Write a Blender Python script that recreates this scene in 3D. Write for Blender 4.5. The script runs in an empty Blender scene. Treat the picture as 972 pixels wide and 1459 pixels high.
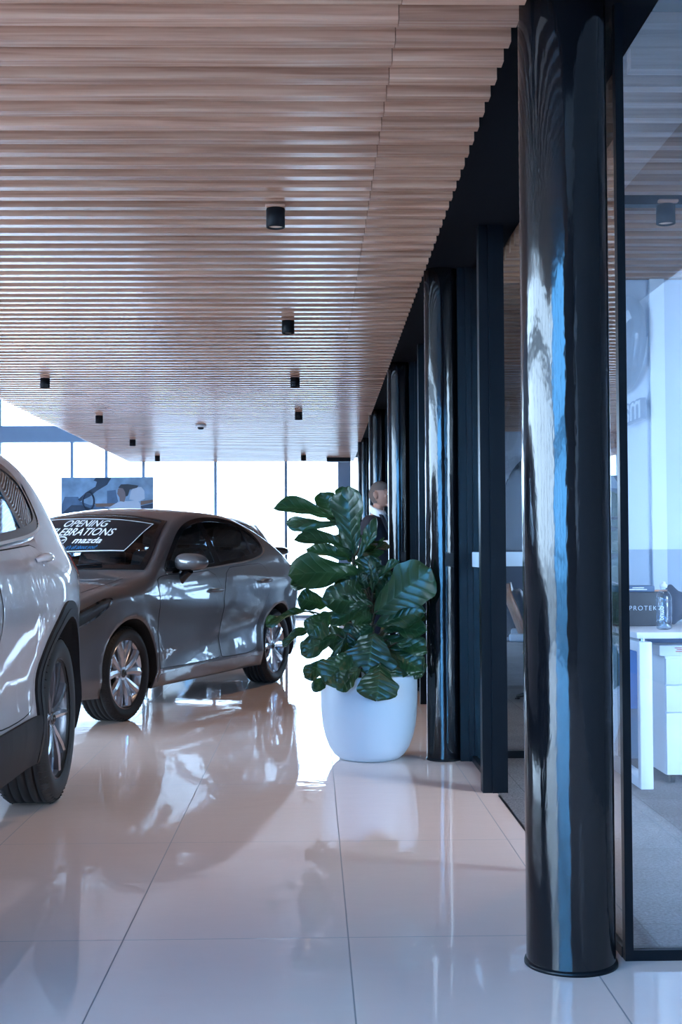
import bpy, bmesh, math, random
import numpy as np
from mathutils import Vector, Matrix
random.seed(7)
SC = bpy.context.scene
COL = SC.collection
R = math.radians

# ------------------------------------------------------------------ helpers
class MB:
    """collects shapes and links them as ONE mesh object"""
    def __init__(self): self.v = []; self.f = []; self.s = []; self.m = []
    def add(self, vs, fs, smooth=False, mi=0):
        o = len(self.v); self.v += [tuple(p) for p in vs]
        for f in fs: self.f.append([i+o for i in f]); self.s.append(smooth); self.m.append(mi)
    def box(self, x0, y0, z0, x1, y1, z1, mi=0):
        vs = [(x0,y0,z0),(x1,y0,z0),(x1,y1,z0),(x0,y1,z0),(x0,y0,z1),(x1,y0,z1),(x1,y1,z1),(x0,y1,z1)]
        self.add(vs, [(3,2,1,0),(4,5,6,7),(0,1,5,4),(1,2,6,5),(2,3,7,6),(3,0,4,7)], False, mi)
    def rbox(self, x0, y0, z0, x1, y1, z1, r=0.005, seg=2, mi=0, smooth=True):
        bm = bmesh.new(); bmesh.ops.create_cube(bm, size=1)
        for v in bm.verts:
            v.co = Vector(((x0+x1)/2+v.co.x*(x1-x0), (y0+y1)/2+v.co.y*(y1-y0), (z0+z1)/2+v.co.z*(z1-z0)))
        bmesh.ops.bevel(bm, geom=bm.edges[:], offset=r, segments=seg, profile=.5, affect='EDGES')
        self.bm(bm, smooth, mi)
    def bm(self, bm, smooth=False, mi=0, mat=None):
        bm.verts.index_update()
        vs = [(mat @ v.co if mat else v.co) for v in bm.verts]
        self.add(vs, [[v.index for v in f.verts] for f in bm.faces], smooth, mi); bm.free()
    def lathe(self, prof, c=(0,0,0), n=32, axis='z', smooth=True, mi=0, close=False):
        vs = []; fs = []; k = len(prof)
        for i in range(n):
            t = 2*math.pi*i/n; co, si = math.cos(t), math.sin(t)
            for r, h in prof:
                p = {'z':(r*co, r*si, h), 'x':(h, r*co, r*si), 'y':(r*si, h, r*co)}[axis]
                vs.append((p[0]+c[0], p[1]+c[1], p[2]+c[2]))
        for i in range(n):
            j = (i+1) % n
            for q in range(k-1 if not close else k):
                q2 = (q+1) % k
                fs.append((i*k+q, j*k+q, j*k+q2, i*k+q2))
        self.add(vs, fs, smooth, mi)
    def cyl(self, p0, p1, r0, r1=None, n=16, smooth=True, cap=True, mi=0):
        r1 = r0 if r1 is None else r1
        p0 = Vector(p0); p1 = Vector(p1); d = (p1-p0).normalized()
        u = d.orthogonal().normalized(); w = d.cross(u)
        vs = []
        for i in range(n):
            t = 2*math.pi*i/n; e = u*math.cos(t)+w*math.sin(t)
            vs += [p0+e*r0, p1+e*r1]
        fs = [(2*i, 2*((i+1)%n), 2*((i+1)%n)+1, 2*i+1) for i in range(n)]
        self.add(vs, fs, smooth, mi)
        if cap:
            self.add([vs[2*i] for i in range(n)], [list(range(n))[::-1]], False, mi)
            self.add([vs[2*i+1] for i in range(n)], [list(range(n))], False, mi)
    def tube(self, pts, r, n=10, closed=False, mi=0, flat=None):
        pts = [Vector(p) for p in pts]; m = len(pts); vs = []; fs = []
        up = None
        for i, p in enumerate(pts):
            a = pts[i-1] if (i > 0 or closed) else p
            b = pts[(i+1) % m] if (i < m-1 or closed) else p
            d = (b-a).normalized()
            if up is None: up = d.orthogonal().normalized()
            up = (up - d*up.dot(d)).normalized(); w = d.cross(up)
            ri = r[i] if isinstance(r, (list, tuple)) else r
            for k in range(n):
                t = 2*math.pi*k/n; e = up*math.cos(t)+w*math.sin(t)
                if flat is not None: e = e - Vector(flat)*e.dot(Vector(flat))*0.45
                vs.append(p+e*ri)
        for i in range(m if closed else m-1):
            j = (i+1) % m
            for k in range(n):
                fs.append((i*n+k, i*n+(k+1)%n, j*n+(k+1)%n, j*n+k))
        self.add(vs, fs, True, mi)
        if not closed:
            self.add(vs[:n], [list(range(n))[::-1]], True, mi); self.add(vs[-n:], [list(range(n))], True, mi)
    def sphere(self, c, r, seg=20, rings=12, mi=0, fn=None):
        rr = r if isinstance(r, (tuple, list)) else (r, r, r)
        bm = bmesh.new(); bmesh.ops.create_uvsphere(bm, u_segments=seg, v_segments=rings, radius=1)
        for v in bm.verts:
            p = v.co.copy()
            if fn: p = fn(p)
            v.co = Vector((c[0]+p.x*rr[0], c[1]+p.y*rr[1], c[2]+p.z*rr[2]))
        self.bm(bm, True, mi)
    def prism(self, poly, h0, h1, axis='y', mi=0, smooth=False):
        n = len(poly)
        def pt(p, h): return {'y':(p[0], h, p[1]), 'x':(h, p[0], p[1]), 'z':(p[0], p[1], h)}[axis]
        vs = [pt(p, h0) for p in poly] + [pt(p, h1) for p in poly]
        fs = [list(range(n)), list(range(2*n-1, n-1, -1))] + [(i, i+n, (i+1)%n+n, (i+1)%n) for i in range(n)]
        self.add(vs, fs, smooth, mi)
    def build(self, name, mats, parent=None, loc=None, recalc=True, fix_smooth=None):
        me = bpy.data.meshes.new(name); me.from_pydata(self.v, [], self.f); me.update()
        me.polygons.foreach_set('use_smooth', self.s); me.polygons.foreach_set('material_index', self.m)
        for m in (mats if isinstance(mats, (list, tuple)) else [mats]): me.materials.append(m)
        if recalc:
            bm = bmesh.new(); bm.from_mesh(me); bmesh.ops.recalc_face_normals(bm, faces=bm.faces[:]); bm.to_mesh(me); bm.free()
        o = bpy.data.objects.new(name, me); COL.objects.link(o)
        if parent: o.parent = parent
        if loc: o.location = loc
        return o

def tag(o, label=None, cat=None, group=None, kind=None):
    if label: o['label'] = label
    if cat: o['category'] = cat
    if group: o['group'] = group
    if kind: o['kind'] = kind
    return o
def thing(name, label, cat, loc=(0,0,0), rz=0, group=None, kind=None):
    o = bpy.data.objects.new(name, None); COL.objects.link(o); o.empty_display_size = .1
    o.location = loc; o.rotation_euler = (0,0,rz); return tag(o, label, cat, group, kind)
def struct(o): o['kind'] = 'structure'; return o
def copy_tree(o, parent=None):
    c = o.copy(); COL.objects.link(c); c.parent = parent
    for ch in list(o.children): copy_tree(ch, c)
    return c

def text_shape(s, size=1.0, shear=0.0, extrude=0.0, bold=0.0, spacing=1.0, align='LEFT'):
    cu = bpy.data.curves.new('t', 'FONT'); cu.body = s; cu.size = size; cu.shear = shear
    cu.extrude = extrude; cu.offset = bold; cu.space_character = spacing; cu.align_x = align; cu.resolution_u = 4
    ob = bpy.data.objects.new('t', cu); COL.objects.link(ob)
    dg = bpy.context.evaluated_depsgraph_get(); me = ob.evaluated_get(dg).to_mesh()
    vs = [tuple(v.co) for v in me.vertices]; fs = [list(p.vertices) for p in me.polygons]
    ob.evaluated_get(dg).to_mesh_clear(); bpy.data.objects.remove(ob); bpy.data.curves.remove(cu)
    return vs, fs

# ------------------------------------------------------------------ materials
def nt(name):
    m = bpy.data.materials.new(name); m.use_nodes = True
    return m, m.node_tree, m.node_tree.nodes['Principled BSDF']
def pmat(name, col, rough=.5, metal=0, spec=.5, coat=0, noise=0, nscale=8, bump=0, bscale=40, ior=1.5, rvar=0, stretch=(1,1,1)):
    m, t, b = nt(name)
    b.inputs['Roughness'].default_value = rough; b.inputs['Metallic'].default_value = metal
    b.inputs['Specular IOR Level'].default_value = spec; b.inputs['Coat Weight'].default_value = coat
    b.inputs['Coat Roughness'].default_value = .03; b.inputs['IOR'].default_value = ior
    tc = t.nodes.new('ShaderNodeTexCoord'); mp = t.nodes.new('ShaderNodeMapping'); mp.inputs['Scale'].default_value = stretch
    t.links.new(tc.outputs['Object'], mp.inputs['Vector'])
    n = t.nodes.new('ShaderNodeTexNoise'); n.inputs['Scale'].default_value = nscale; n.inputs['Detail'].default_value = 4
    t.links.new(mp.outputs[0], n.inputs['Vector'])
    mx = t.nodes.new('ShaderNodeMix'); mx.data_type = 'RGBA'
    k = noise
    mx.inputs['A'].default_value = (*[max(0, c*(1-k)) for c in col], 1); mx.inputs['B'].default_value = (*[min(1, c*(1+k)) for c in col], 1)
    t.links.new(n.outputs['Fac'], mx.inputs['Factor']); t.links.new(mx.outputs['Result'], b.inputs['Base Color'])
    if rvar:
        mr = t.nodes.new('ShaderNodeMapRange'); mr.inputs['To Min'].default_value = max(0, rough-rvar); mr.inputs['To Max'].default_value = rough+rvar
        t.links.new(n.outputs['Fac'], mr.inputs['Value']); t.links.new(mr.outputs[0], b.inputs['Roughness'])
    if bump:
        n2 = t.nodes.new('ShaderNodeTexNoise'); n2.inputs['Scale'].default_value = bscale; n2.inputs['Detail'].default_value = 3
        t.links.new(mp.outputs[0], n2.inputs['Vector'])
        bp = t.nodes.new('ShaderNodeBump'); bp.inputs['Strength'].default_value = bump; bp.inputs['Distance'].default_value = .01
        t.links.new(n2.outputs['Fac'], bp.inputs['Height']); t.links.new(bp.outputs[0], b.inputs['Normal'])
    return m
def glass_mat(name, tint=(1,1,1), ior=1.5, rough=0.0, boost=1.0, frost=0.0):
    """thin pane: lets light straight through, mirrors by Fresnel"""
    m = bpy.data.materials.new(name); m.use_nodes = True; t = m.node_tree; t.nodes.clear()
    o = t.nodes.new('ShaderNodeOutputMaterial'); tr = t.nodes.new('ShaderNodeBsdfTransparent'); tr.inputs[0].default_value = (*tint, 1)
    g = t.nodes.new('ShaderNodeBsdfGlossy'); g.inputs['Roughness'].default_value = rough
    fr = t.nodes.new('ShaderNodeFresnel'); fr.inputs['IOR'].default_value = ior
    # same IOR from both sides of the thin pane
    ge = t.nodes.new('ShaderNodeNewGeometry'); iv = t.nodes.new('ShaderNodeMath'); iv.operation = 'DIVIDE'
    iv.inputs[0].default_value = 1.0; iv.inputs[1].default_value = ior
    mi = t.nodes.new('ShaderNodeMix'); mi.data_type = 'FLOAT'; mi.inputs['A'].default_value = ior
    t.links.new(ge.outputs['Backfacing'], mi.inputs['Factor']); t.links.new(iv.outputs[0], mi.inputs['B']); t.links.new(mi.outputs['Result'], fr.inputs['IOR'])
    ml = t.nodes.new('ShaderNodeMath'); ml.operation = 'MULTIPLY'; ml.inputs[1].default_value = boost; ml.use_clamp = True
    t.links.new(fr.outputs[0], ml.inputs[0])
    mx = t.nodes.new('ShaderNodeMixShader'); t.links.new(ml.outputs[0], mx.inputs[0]); t.links.new(tr.outputs[0], mx.inputs[1]); t.links.new(g.outputs[0], mx.inputs[2])
    last = mx
    if frost:
        d = t.nodes.new('ShaderNodeBsdfDiffuse'); d.inputs[0].default_value = (.75,.85,.95,1)
        tl = t.nodes.new('ShaderNodeBsdfTranslucent'); tl.inputs[0].default_value = (.75,.85,.95,1)
        a = t.nodes.new('ShaderNodeMixShader'); a.inputs[0].default_value = .5; t.links.new(d.outputs[0], a.inputs[1]); t.links.new(tl.outputs[0], a.inputs[2])
        b2 = t.nodes.new('ShaderNodeMixShader'); b2.inputs[0].default_value = frost
        t.links.new(mx.outputs[0], b2.inputs[1]); t.links.new(a.outputs[0], b2.inputs[2]); last = b2
    t.links.new(last.outputs[0], o.inputs[0]); return m

M = {}
def wood_mat(name, c0, c1, c2, rough=.34, axis=0, spec=.5):
    m, t, b = nt(name)
    tc = t.nodes.new('ShaderNodeTexCoord'); mp = t.nodes.new('ShaderNodeMapping')
    ge = t.nodes.new('ShaderNodeNewGeometry')
    sc = [9, 60, 60]; sc = [sc[0] if i == axis else 60 for i in range(3)]
    sc[axis] = 1.6
    mp.inputs['Scale'].default_value = sc
    t.links.new(tc.outputs['Object'], mp.inputs['Vector'])
    # shift the grain on every board
    cm = t.nodes.new('ShaderNodeCombineXYZ'); ml = t.nodes.new('ShaderNodeMath'); ml.operation = 'MULTIPLY'; ml.inputs[1].default_value = 37.
    t.links.new(ge.outputs['Random Per Island'], ml.inputs[0])
    for i in range(3): t.links.new(ml.outputs[0], cm.inputs[i])
    ad = t.nodes.new('ShaderNodeVectorMath'); ad.operation = 'ADD'; t.links.new(mp.outputs[0], ad.inputs[0]); t.links.new(cm.outputs[0], ad.inputs[1])
    n = t.nodes.new('ShaderNodeTexNoise'); n.inputs['Scale'].default_value = 1; n.inputs['Detail'].default_value = 5; n.inputs['Distortion'].default_value = .6
    t.links.new(ad.outputs[0], n.inputs['Vector'])
    cr = t.nodes.new('ShaderNodeValToRGB'); e = cr.color_ramp.elements
    e[0].position = .30; e[0].color = (*c0, 1); e[1].position = .72; e[1].color = (*c2, 1)
    x = e.new(.5); x.color = (*c1, 1)
    t.links.new(n.outputs['Fac'], cr.inputs[0])
    hv = t.nodes.new('ShaderNodeHueSaturation'); mr = t.nodes.new('ShaderNodeMapRange'); mr.inputs['To Min'].default_value = .86; mr.inputs['To Max'].default_value = 1.12
    t.links.new(ge.outputs['Random Per Island'], mr.inputs['Value']); t.links.new(mr.outputs[0], hv.inputs['Value'])
    t.links.new(cr.outputs[0], hv.inputs['Color']); t.links.new(hv.outputs[0], b.inputs['Base Color'])
    b.inputs['Roughness'].default_value = rough; b.inputs['Specular IOR Level'].default_value = spec
    return m
def tile_mat():
    m, t, b = nt('polished_tile')
    tc = t.nodes.new('ShaderNodeTexCoord'); mp = t.nodes.new('ShaderNodeMapping')
    mp.inputs['Location'].default_value = (-(0.10-.668*20), -(3.90-1.285*20), 0)
    t.links.new(tc.outputs['Object'], mp.inputs['Vector'])
    br = t.nodes.new('ShaderNodeTexBrick'); br.offset = 0; br.squash = 1
    br.inputs['Scale'].default_value = 1; br.inputs['Brick Width'].default_value = .668; br.inputs['Row Height'].default_value = 1.285
    br.inputs['Mortar Size'].default_value = .0022; br.inputs['Mortar Smooth'].default_value = .1
    br.inputs['Color1'].default_value = (*TILE, 1); br.inputs['Color2'].default_value = (*[c*.97 for c in TILE], 1)
    br.inputs['Mortar'].default_value = (.30,.27,.27,1)
    t.links.new(mp.outputs[0], br.inputs['Vector'])
    t.links.new(br.outputs['Color'], b.inputs['Base Color'])
    mr = t.nodes.new('ShaderNodeMapRange'); mr.inputs['To Min'].default_value = .010; mr.inputs['To Max'].default_value = .5
    t.links.new(br.outputs['Fac'], mr.inputs['Value']); t.links.new(mr.outputs[0], b.inputs['Roughness'])
    n = t.nodes.new('ShaderNodeTexNoise'); n.inputs['Scale'].default_value = 7; n.inputs['Detail'].default_value = 2.0
    mp2 = t.nodes.new('ShaderNodeMapping'); mp2.inputs['Scale'].default_value = (1,1.6,1); t.links.new(tc.outputs['Object'], mp2.inputs['Vector']); t.links.new(mp2.outputs[0], n.inputs['Vector'])
    bp = t.nodes.new('ShaderNodeBump'); bp.inputs['Strength'].default_value = 1.0; bp.inputs['Distance'].default_value = .0006
    t.links.new(n.outputs['Fac'], bp.inputs['Height'])
    bp2 = t.nodes.new('ShaderNodeBump'); bp2.invert = True; bp2.inputs['Strength'].default_value = .6; bp2.inputs['Distance'].default_value = .001
    t.links.new(br.outputs['Fac'], bp2.inputs['Height']); t.links.new(bp.outputs[0], bp2.inputs['Normal'])
    t.links.new(bp2.outputs[0], b.inputs['Normal'])
    b.inputs['IOR'].default_value = 1.68
    return m
def carpet_mat():
    m, t, b = nt('carpet')
    tc = t.nodes.new('ShaderNodeTexCoord')
    n = t.nodes.new('ShaderNodeTexNoise'); n.inputs['Scale'].default_value = 90; n.inputs['Detail'].default_value = 6; n.inputs['Roughness'].default_value = .8
    n2 = t.nodes.new('ShaderNodeTexNoise'); n2.inputs['Scale'].default_value = 5; n2.inputs['Detail'].default_value = 3
    t.links.new(tc.outputs['Object'], n.inputs['Vector']); t.links.new(tc.outputs['Object'], n2.inputs['Vector'])
    cr = t.nodes.new('ShaderNodeValToRGB'); e = cr.color_ramp.elements
    e[0].position = .34; e[0].color = (.055,.055,.062,1); e[1].position = .66; e[1].color = (.36,.35,.37,1)
    t.links.new(n.outputs['Fac'], cr.inputs[0])
    mx = t.nodes.new('ShaderNodeMix'); mx.data_type = 'RGBA'; mx.blend_type = 'MULTIPLY'; mx.inputs['Factor'].default_value = .5
    t.links.new(cr.outputs[0], mx.inputs['A']); t.links.new(n2.outputs['Fac'], mx.inputs['B'])
    br = t.nodes.new('ShaderNodeTexBrick'); br.offset = 0; br.inputs['Scale'].default_value = 1; br.inputs['Brick Width'].default_value = .5; br.inputs['Row Height'].default_value = .5
    br.inputs['Mortar Size'].default_value = .003; br.inputs['Color1'].default_value = (1,1,1,1); br.inputs['Color2'].default_value = (.9,.9,.9,1); br.inputs['Mortar'].default_value = (.55,.55,.55,1)
    mp = t.nodes.new('ShaderNodeMapping'); mp.inputs['Location'].default_value = (20,20,0); t.links.new(tc.outputs['Object'], mp.inputs['Vector']); t.links.new(mp.outputs[0], br.inputs['Vector'])
    m2 = t.nodes.new('ShaderNodeMix'); m2.data_type = 'RGBA'; m2.blend_type = 'MULTIPLY'; m2.inputs['Factor'].default_value = 1
    t.links.new(mx.outputs['Result'], m2.inputs['A']); t.links.new(br.outputs['Color'], m2.inputs['B'])
    t.links.new(m2.outputs['Result'], b.inputs['Base Color']); b.inputs['Roughness'].default_value = .95
    bp = t.nodes.new('ShaderNodeBump'); bp.inputs['Strength'].default_value = .6; bp.inputs['Distance'].default_value = .004
    t.links.new(n.outputs['Fac'], bp.inputs['Height']); t.links.new(bp.outputs[0], b.inputs['Normal'])
    return m
def leaf_mat():
    m, t, b = nt('fig_leaf')
    uv = t.nodes.new('ShaderNodeUVMap'); sp = t.nodes.new('ShaderNodeSeparateXYZ'); t.links.new(uv.outputs[0], sp.inputs[0])
    def math_(op, a, bb=None, clamp=False):
        n = t.nodes.new('ShaderNodeMath'); n.operation = op; n.use_clamp = clamp
        for i, q in enumerate((a, bb)):
            if q is None: continue
            if isinstance(q, (int, float)): n.inputs[i].default_value = q
            else: t.links.new(q, n.inputs[i])
        return n.outputs[0]
    av = math_('ABSOLUTE', sp.outputs['Y'])
    mid = math_('LESS_THAN', av, .045)
    s = math_('ADD', math_('MULTIPLY', math_('SUBTRACT', sp.outputs['X'], math_('MULTIPLY', av, .22)), 7.0), 0)
    fr = math_('ABSOLUTE', math_('SUBTRACT', math_('FRACT', s), .5))
    side = math_('LESS_THAN', fr, .05)
    vein = math_('MAXIMUM', mid, side)
    ge = t.nodes.new('ShaderNodeNewGeometry')
    cr = t.nodes.new('ShaderNodeValToRGB'); e = cr.color_ramp.elements
    e[0].position = 0; e[0].color = (.005,.020,.010,1); e[1].position = 1; e[1].color = (.018,.058,.020,1)
    t.links.new(ge.outputs['Random Per Island'], cr.inputs[0])
    mx = t.nodes.new('ShaderNodeMix'); mx.data_type = 'RGBA'; mx.inputs['B'].default_value = (.035,.085,.04,1)
    f = math_('MULTIPLY', vein, .75); t.links.new(f, mx.inputs['Factor']); t.links.new(cr.outputs[0], mx.inputs['A'])
    t.links.new(mx.outputs['Result'], b.inputs['Base Color']); b.inputs['Roughness'].default_value = .33
    bp = t.nodes.new('ShaderNodeBump'); bp.inputs['Strength'].default_value = .5; bp.inputs['Distance'].default_value = .004; bp.invert = True
    sm = math_('SUBTRACT', 1, math_('MULTIPLY', fr, 2)); t.links.new(math_('POWER', sm, 3), bp.inputs['Height']); t.links.new(bp.outputs[0], b.inputs['Normal'])
    out = t.nodes['Material Output']; tl = t.nodes.new('ShaderNodeBsdfTranslucent'); tl.inputs[0].default_value = (.10,.26,.05,1)
    ms = t.nodes.new('ShaderNodeMixShader'); ms.inputs[0].default_value = .14
    t.links.new(b.outputs[0], ms.inputs[1]); t.links.new(tl.outputs[0], ms.inputs[2]); t.links.new(ms.outputs[0], out.inputs[0])
    return m
def paint_mat(name, col, metal, rough, fleck=.12):
    m, t, b = nt(name)
    tc = t.nodes.new('ShaderNodeTexCoord'); n = t.nodes.new('ShaderNodeTexNoise'); n.inputs['Scale'].default_value = 900; n.inputs['Detail'].default_value = 1
    t.links.new(tc.outputs['Object'], n.inputs['Vector'])
    mx = t.nodes.new('ShaderNodeMix'); mx.data_type = 'RGBA'
    mx.inputs['A'].default_value = (*[c*(1-fleck) for c in col],1); mx.inputs['B'].default_value = (*[c*(1+fleck) for c in col],1)
    t.links.new(n.outputs['Fac'], mx.inputs['Factor']); t.links.new(mx.outputs['Result'], b.inputs['Base Color'])
    b.inputs['Metallic'].default_value = metal; b.inputs['Roughness'].default_value = rough
    b.inputs['Coat Weight'].default_value = 1; b.inputs['Coat Roughness'].default_value = .015
    return m
TILE = (.97,.785,.72)
M['tile'] = tile_mat()
M['carpet'] = carpet_mat()
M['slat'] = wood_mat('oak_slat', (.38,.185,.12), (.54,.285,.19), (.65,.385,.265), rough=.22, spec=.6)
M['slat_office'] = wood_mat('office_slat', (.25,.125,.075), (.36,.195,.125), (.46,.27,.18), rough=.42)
M['ply'] = wood_mat('walnut_ply', (.14,.06,.03), (.22,.10,.05), (.32,.16,.09), rough=.35, axis=2)
M['black_ceiling'] = pmat('black_board', (.004,.004,.006), .9, spec=.08, noise=.2)
M['column'] = pmat('black_enamel', (.004,.004,.005), .10, coat=.0, ior=1.47, noise=.3, nscale=3, bump=.16, bscale=26, stretch=(1,1,.25), rvar=.05)
M['black_metal'] = pmat('black_powder_coat', (.003,.004,.006), .34, spec=.18, noise=.15, rvar=.06)
M['lamp'] = pmat('lamp_housing', (.006,.006,.008), .6, spec=.2, noise=.1)
M['lamp_in'] = pmat('lamp_reflector', (.75,.5,.36), .35, metal=.6)
M['mullion'] = pmat('grey_aluminium', (.16,.20,.27), .4, metal=.3, noise=.05)
M['upper'] = pmat('upper_ceiling', (.55,.57,.6), .8, noise=.04)
M['wall'] = pmat('plaster', (.78,.80,.84), .7, noise=.03)
M['grey_wall'] = pmat('grey_plaster', (.42,.45,.52), .8, noise=.04)
M['concrete'] = pmat('outside_paving', (.34,.34,.34), .9, noise=.1, nscale=.6)
M['glass'] = glass_mat('clear_glass', (.93,.96,.98), boost=1.6)
M['window_glass'] = glass_mat('window_glass', (.97,.98,1.0))
M['window_tint'] = glass_mat('dimming_glass', (.64,.66,.69))  # grey tint added to dim the daylight coming through
M['coated_glass'] = glass_mat('coated_glass', (.90,.95,1.0), boost=3.6)
M['office_wall'] = pmat('office_plaster', (.36,.40,.47), .8, noise=.03)
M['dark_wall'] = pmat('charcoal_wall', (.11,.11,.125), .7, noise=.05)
M['blue_glass'] = glass_mat('blue_tinted_glass', (.44,.76,1.0))  # blue tint added so the columns mirror a blue stripe
M['pale_stripe'] = pmat('pale_stripe', (.52,.55,.60), .6, noise=.03)
M['band'] = glass_mat('frosted_band', (.8,.88,.95), frost=.75)
M['chrome'] = pmat('chrome', (.82,.83,.85), .08, metal=1, noise=.02)
M['dark_chrome'] = pmat('dark_chrome', (.10,.105,.12), .15, metal=1, noise=.02)
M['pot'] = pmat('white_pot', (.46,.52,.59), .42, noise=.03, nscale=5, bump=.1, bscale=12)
M['soil'] = pmat('soil', (.02,.014,.010), .95, noise=.4, nscale=30, bump=.6)
M['leaf'] = leaf_mat()
M['stem'] = pmat('stem', (.06,.038,.02), .7, noise=.3, nscale=30)
M['white_lam'] = pmat('white_laminate', (.80,.81,.85), .35, noise=.02)
M['white_metal'] = pmat('white_metal', (.80,.81,.84), .35, noise=.02)
SKY = 5.0; EXPO = 2.55
HX, HY, HROT = -1.616, 10.444, R(-20.4)
UX, UY, UROT, USC = -2.12, 4.64, 0, 1.05
VX, VY, VROT = -1.41, 19.2, R(3)
# ------------------------------------------------------------------ the room
HC = 2.65                       # underside of the timber slats
XL, XR = -3.06, .597            # the slatted raft
YN, YF = .542, 21.7
XW0, XW1, YB, YW, HT = -8.5, 5.0, -6.5, 22.5, 4.6
def one_box(name, b, m, parent=None):
    mb = MB(); mb.box(*b); o = mb.build(name, m, parent); return o
struct(one_box('floor', (XW0, YB, -.12, .868, YW, 0), M['tile']))
struct(one_box('floor', (.868, YB, -.12, XW1, 3.66, 0), M['tile']))
struct(one_box('floor', (.868, 3.66, -.12, XW1, YW, 0), M['carpet']))
struct(one_box('trim_1', (.862, 4.66, -.01, .872, 6.1, .0025), M['black_metal']))
g = one_box('ground', (-90, -90, -.3, 90, 90, -.13), M['concrete']); struct(g)
# slatted ceiling: boards across the room, jointed in length
mb = MB(); y = YN
joints = [XL, -2.15, .25, XR]
rs = random.Random(3)
k = 0
while y < YF:
    jj = joints[:-1]+[.592+.0056*(y-3.6)]
    for a, b in zip(jj[:-1], jj[1:]):
        mb.box(a+.0012, y, HC, b-.0012, y+.053, HC+.15)
    y += .154
c = mb.build('ceiling', M['slat']); struct(c)
struct(one_box('ceiling', (XL, YN, HC+.151, XR, YF, HC+.22), M['black_ceiling']))
mb = MB(); y = 3.99
while y < 16.4:
    if not 5.50 < y < 5.62: mb.box(1.0, y, HC, XW1-.01, y+.053, HC+.18)
    y += .154
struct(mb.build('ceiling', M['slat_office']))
struct(one_box('ceiling', (.995, 3.64, HC+.181, XW1, YW-.1, HC+.25), M['black_ceiling']))
# black bulkhead over the row of columns
struct(one_box('trim_2', (XR+.0, 2.6, 2.71, .99, 21.7, 3.05), M['black_ceiling']))
struct(one_box('trim_3', (1.0, 5.555, 2.645, XW1-.02, 5.615, 2.80), M['black_metal']))
struct(one_box('ceiling', (XW0, YB, HT, XW1, YW, HT+.15), M['upper']))
# walls
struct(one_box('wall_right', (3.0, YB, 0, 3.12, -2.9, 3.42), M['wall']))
struct(one_box('wall_right', (3.0, YB, 3.42, 3.12, -2.9, HT), M['dark_wall']))  # out of view, made dark to keep haze off the office slats
struct(one_box('wall_right', (3.0, -2.9, 0, 3.12, 3.66, HT), M['dark_wall']))  # out of view, made dark so the near column mirrors less light
struct(one_box('added_dado', (2.975, YB, 0, 2.999, -2.9, 1.15), M['dark_wall']))  # unseen dark panel added to darken the office pane's reflection
struct(one_box('wall_partition', (1.735, 7.15, 0, XW1, 7.27, HC+.0), M['office_wall']))
struct(one_box('wall_office_back', (.93, 16.5, 0, 3.35, 16.62, HC+.18), M['grey_wall']))
mb = MB(); mb.box(-1.2, YB-.12, 0, 3.12, YB, HT); struct(mb.build('wall_behind', M['dark_wall']))
def curtain_wall(n, axis, at, posts, lo, hi, rails, wide=(), pw=.05, gm='window_glass'):
    """window_n: posts, rails and one pane for each bay"""
    r = thing('window_%d' % n, None, None, (0,0,0)); struct(r)
    def bx(u0, u1, d0, d1, z0, z1):
        return (u0, at+d0, z0, u1, at+d1, z1) if axis == 'x' else (at+d0, u0, z0, at+d1, u1, z1)
    for p in posts:
        w = pw
        one_box('mullion', bx(p-w/2, p+w/2, -.06, .06, 0, HT), M['mullion'], r)
    for a, b in wide: one_box('mullion', bx(a, b, -.07, .07, 0, HT), M['mullion'], r)
    for z0, z1 in rails: one_box('transom', bx(lo, hi, -.10, .10, z0, z1), M['mullion'], r)
    ps = sorted([lo]+list(posts)+[hi])
    for a, b in zip(ps[:-1], ps[1:]):
        if b-a > .1: one_box('pane', bx(a+.026, b-.026, -.006, .006, .05, HT), M[gm], r)
    return r
posts = [-8.4,-6.92,-5.39,-4.15,-3.56,-2.92,-1.68,-.463,1.75,3.0,4.2,4.95]
curtain_wall(1, 'x', YW, posts, XW0, XW1, [(0,.05),(3.05,3.33)], wide=[(.44,.66)], gm='window_tint')
curtain_wall(2, 'y', XW0, [-6.4+1.6*i for i in range(10)], YB, 9.0, [(0,.06),(3.05,3.30)], pw=.07)
curtain_wall(3, 'x', YB-.06, [-8.4,-7.8,-6.2,-4.6,-3.0,-1.3], XW0, -1.2, [(0,.06),(2.3,2.5)], pw=.07, gm='blue_glass')
curtain_wall(4, 'y', XW1, [13.55,14.5,15.4,16.35], 13.5, 16.4, [(0,.8),(HC-.1,HC+.3)], pw=.08, gm='window_tint')
struct(one_box('wall_left', (XW0-.12, 9.0, 0, XW0, YW, HT), M['grey_wall']))
struct(one_box('wall_office_side', (XW1, 3.66, 0, XW1+.12, 13.5, HT), M['office_wall']))
struct(one_box('wall_office_side', (XW1, 16.4, 0, XW1+.12, YW, HT), M['office_wall']))
struct(one_box('wall_stripe', (1.875, 7.125, 0, 1.955, 7.149, HC), M['pale_stripe']))  # pale vertical stripe down the partition wall
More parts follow.
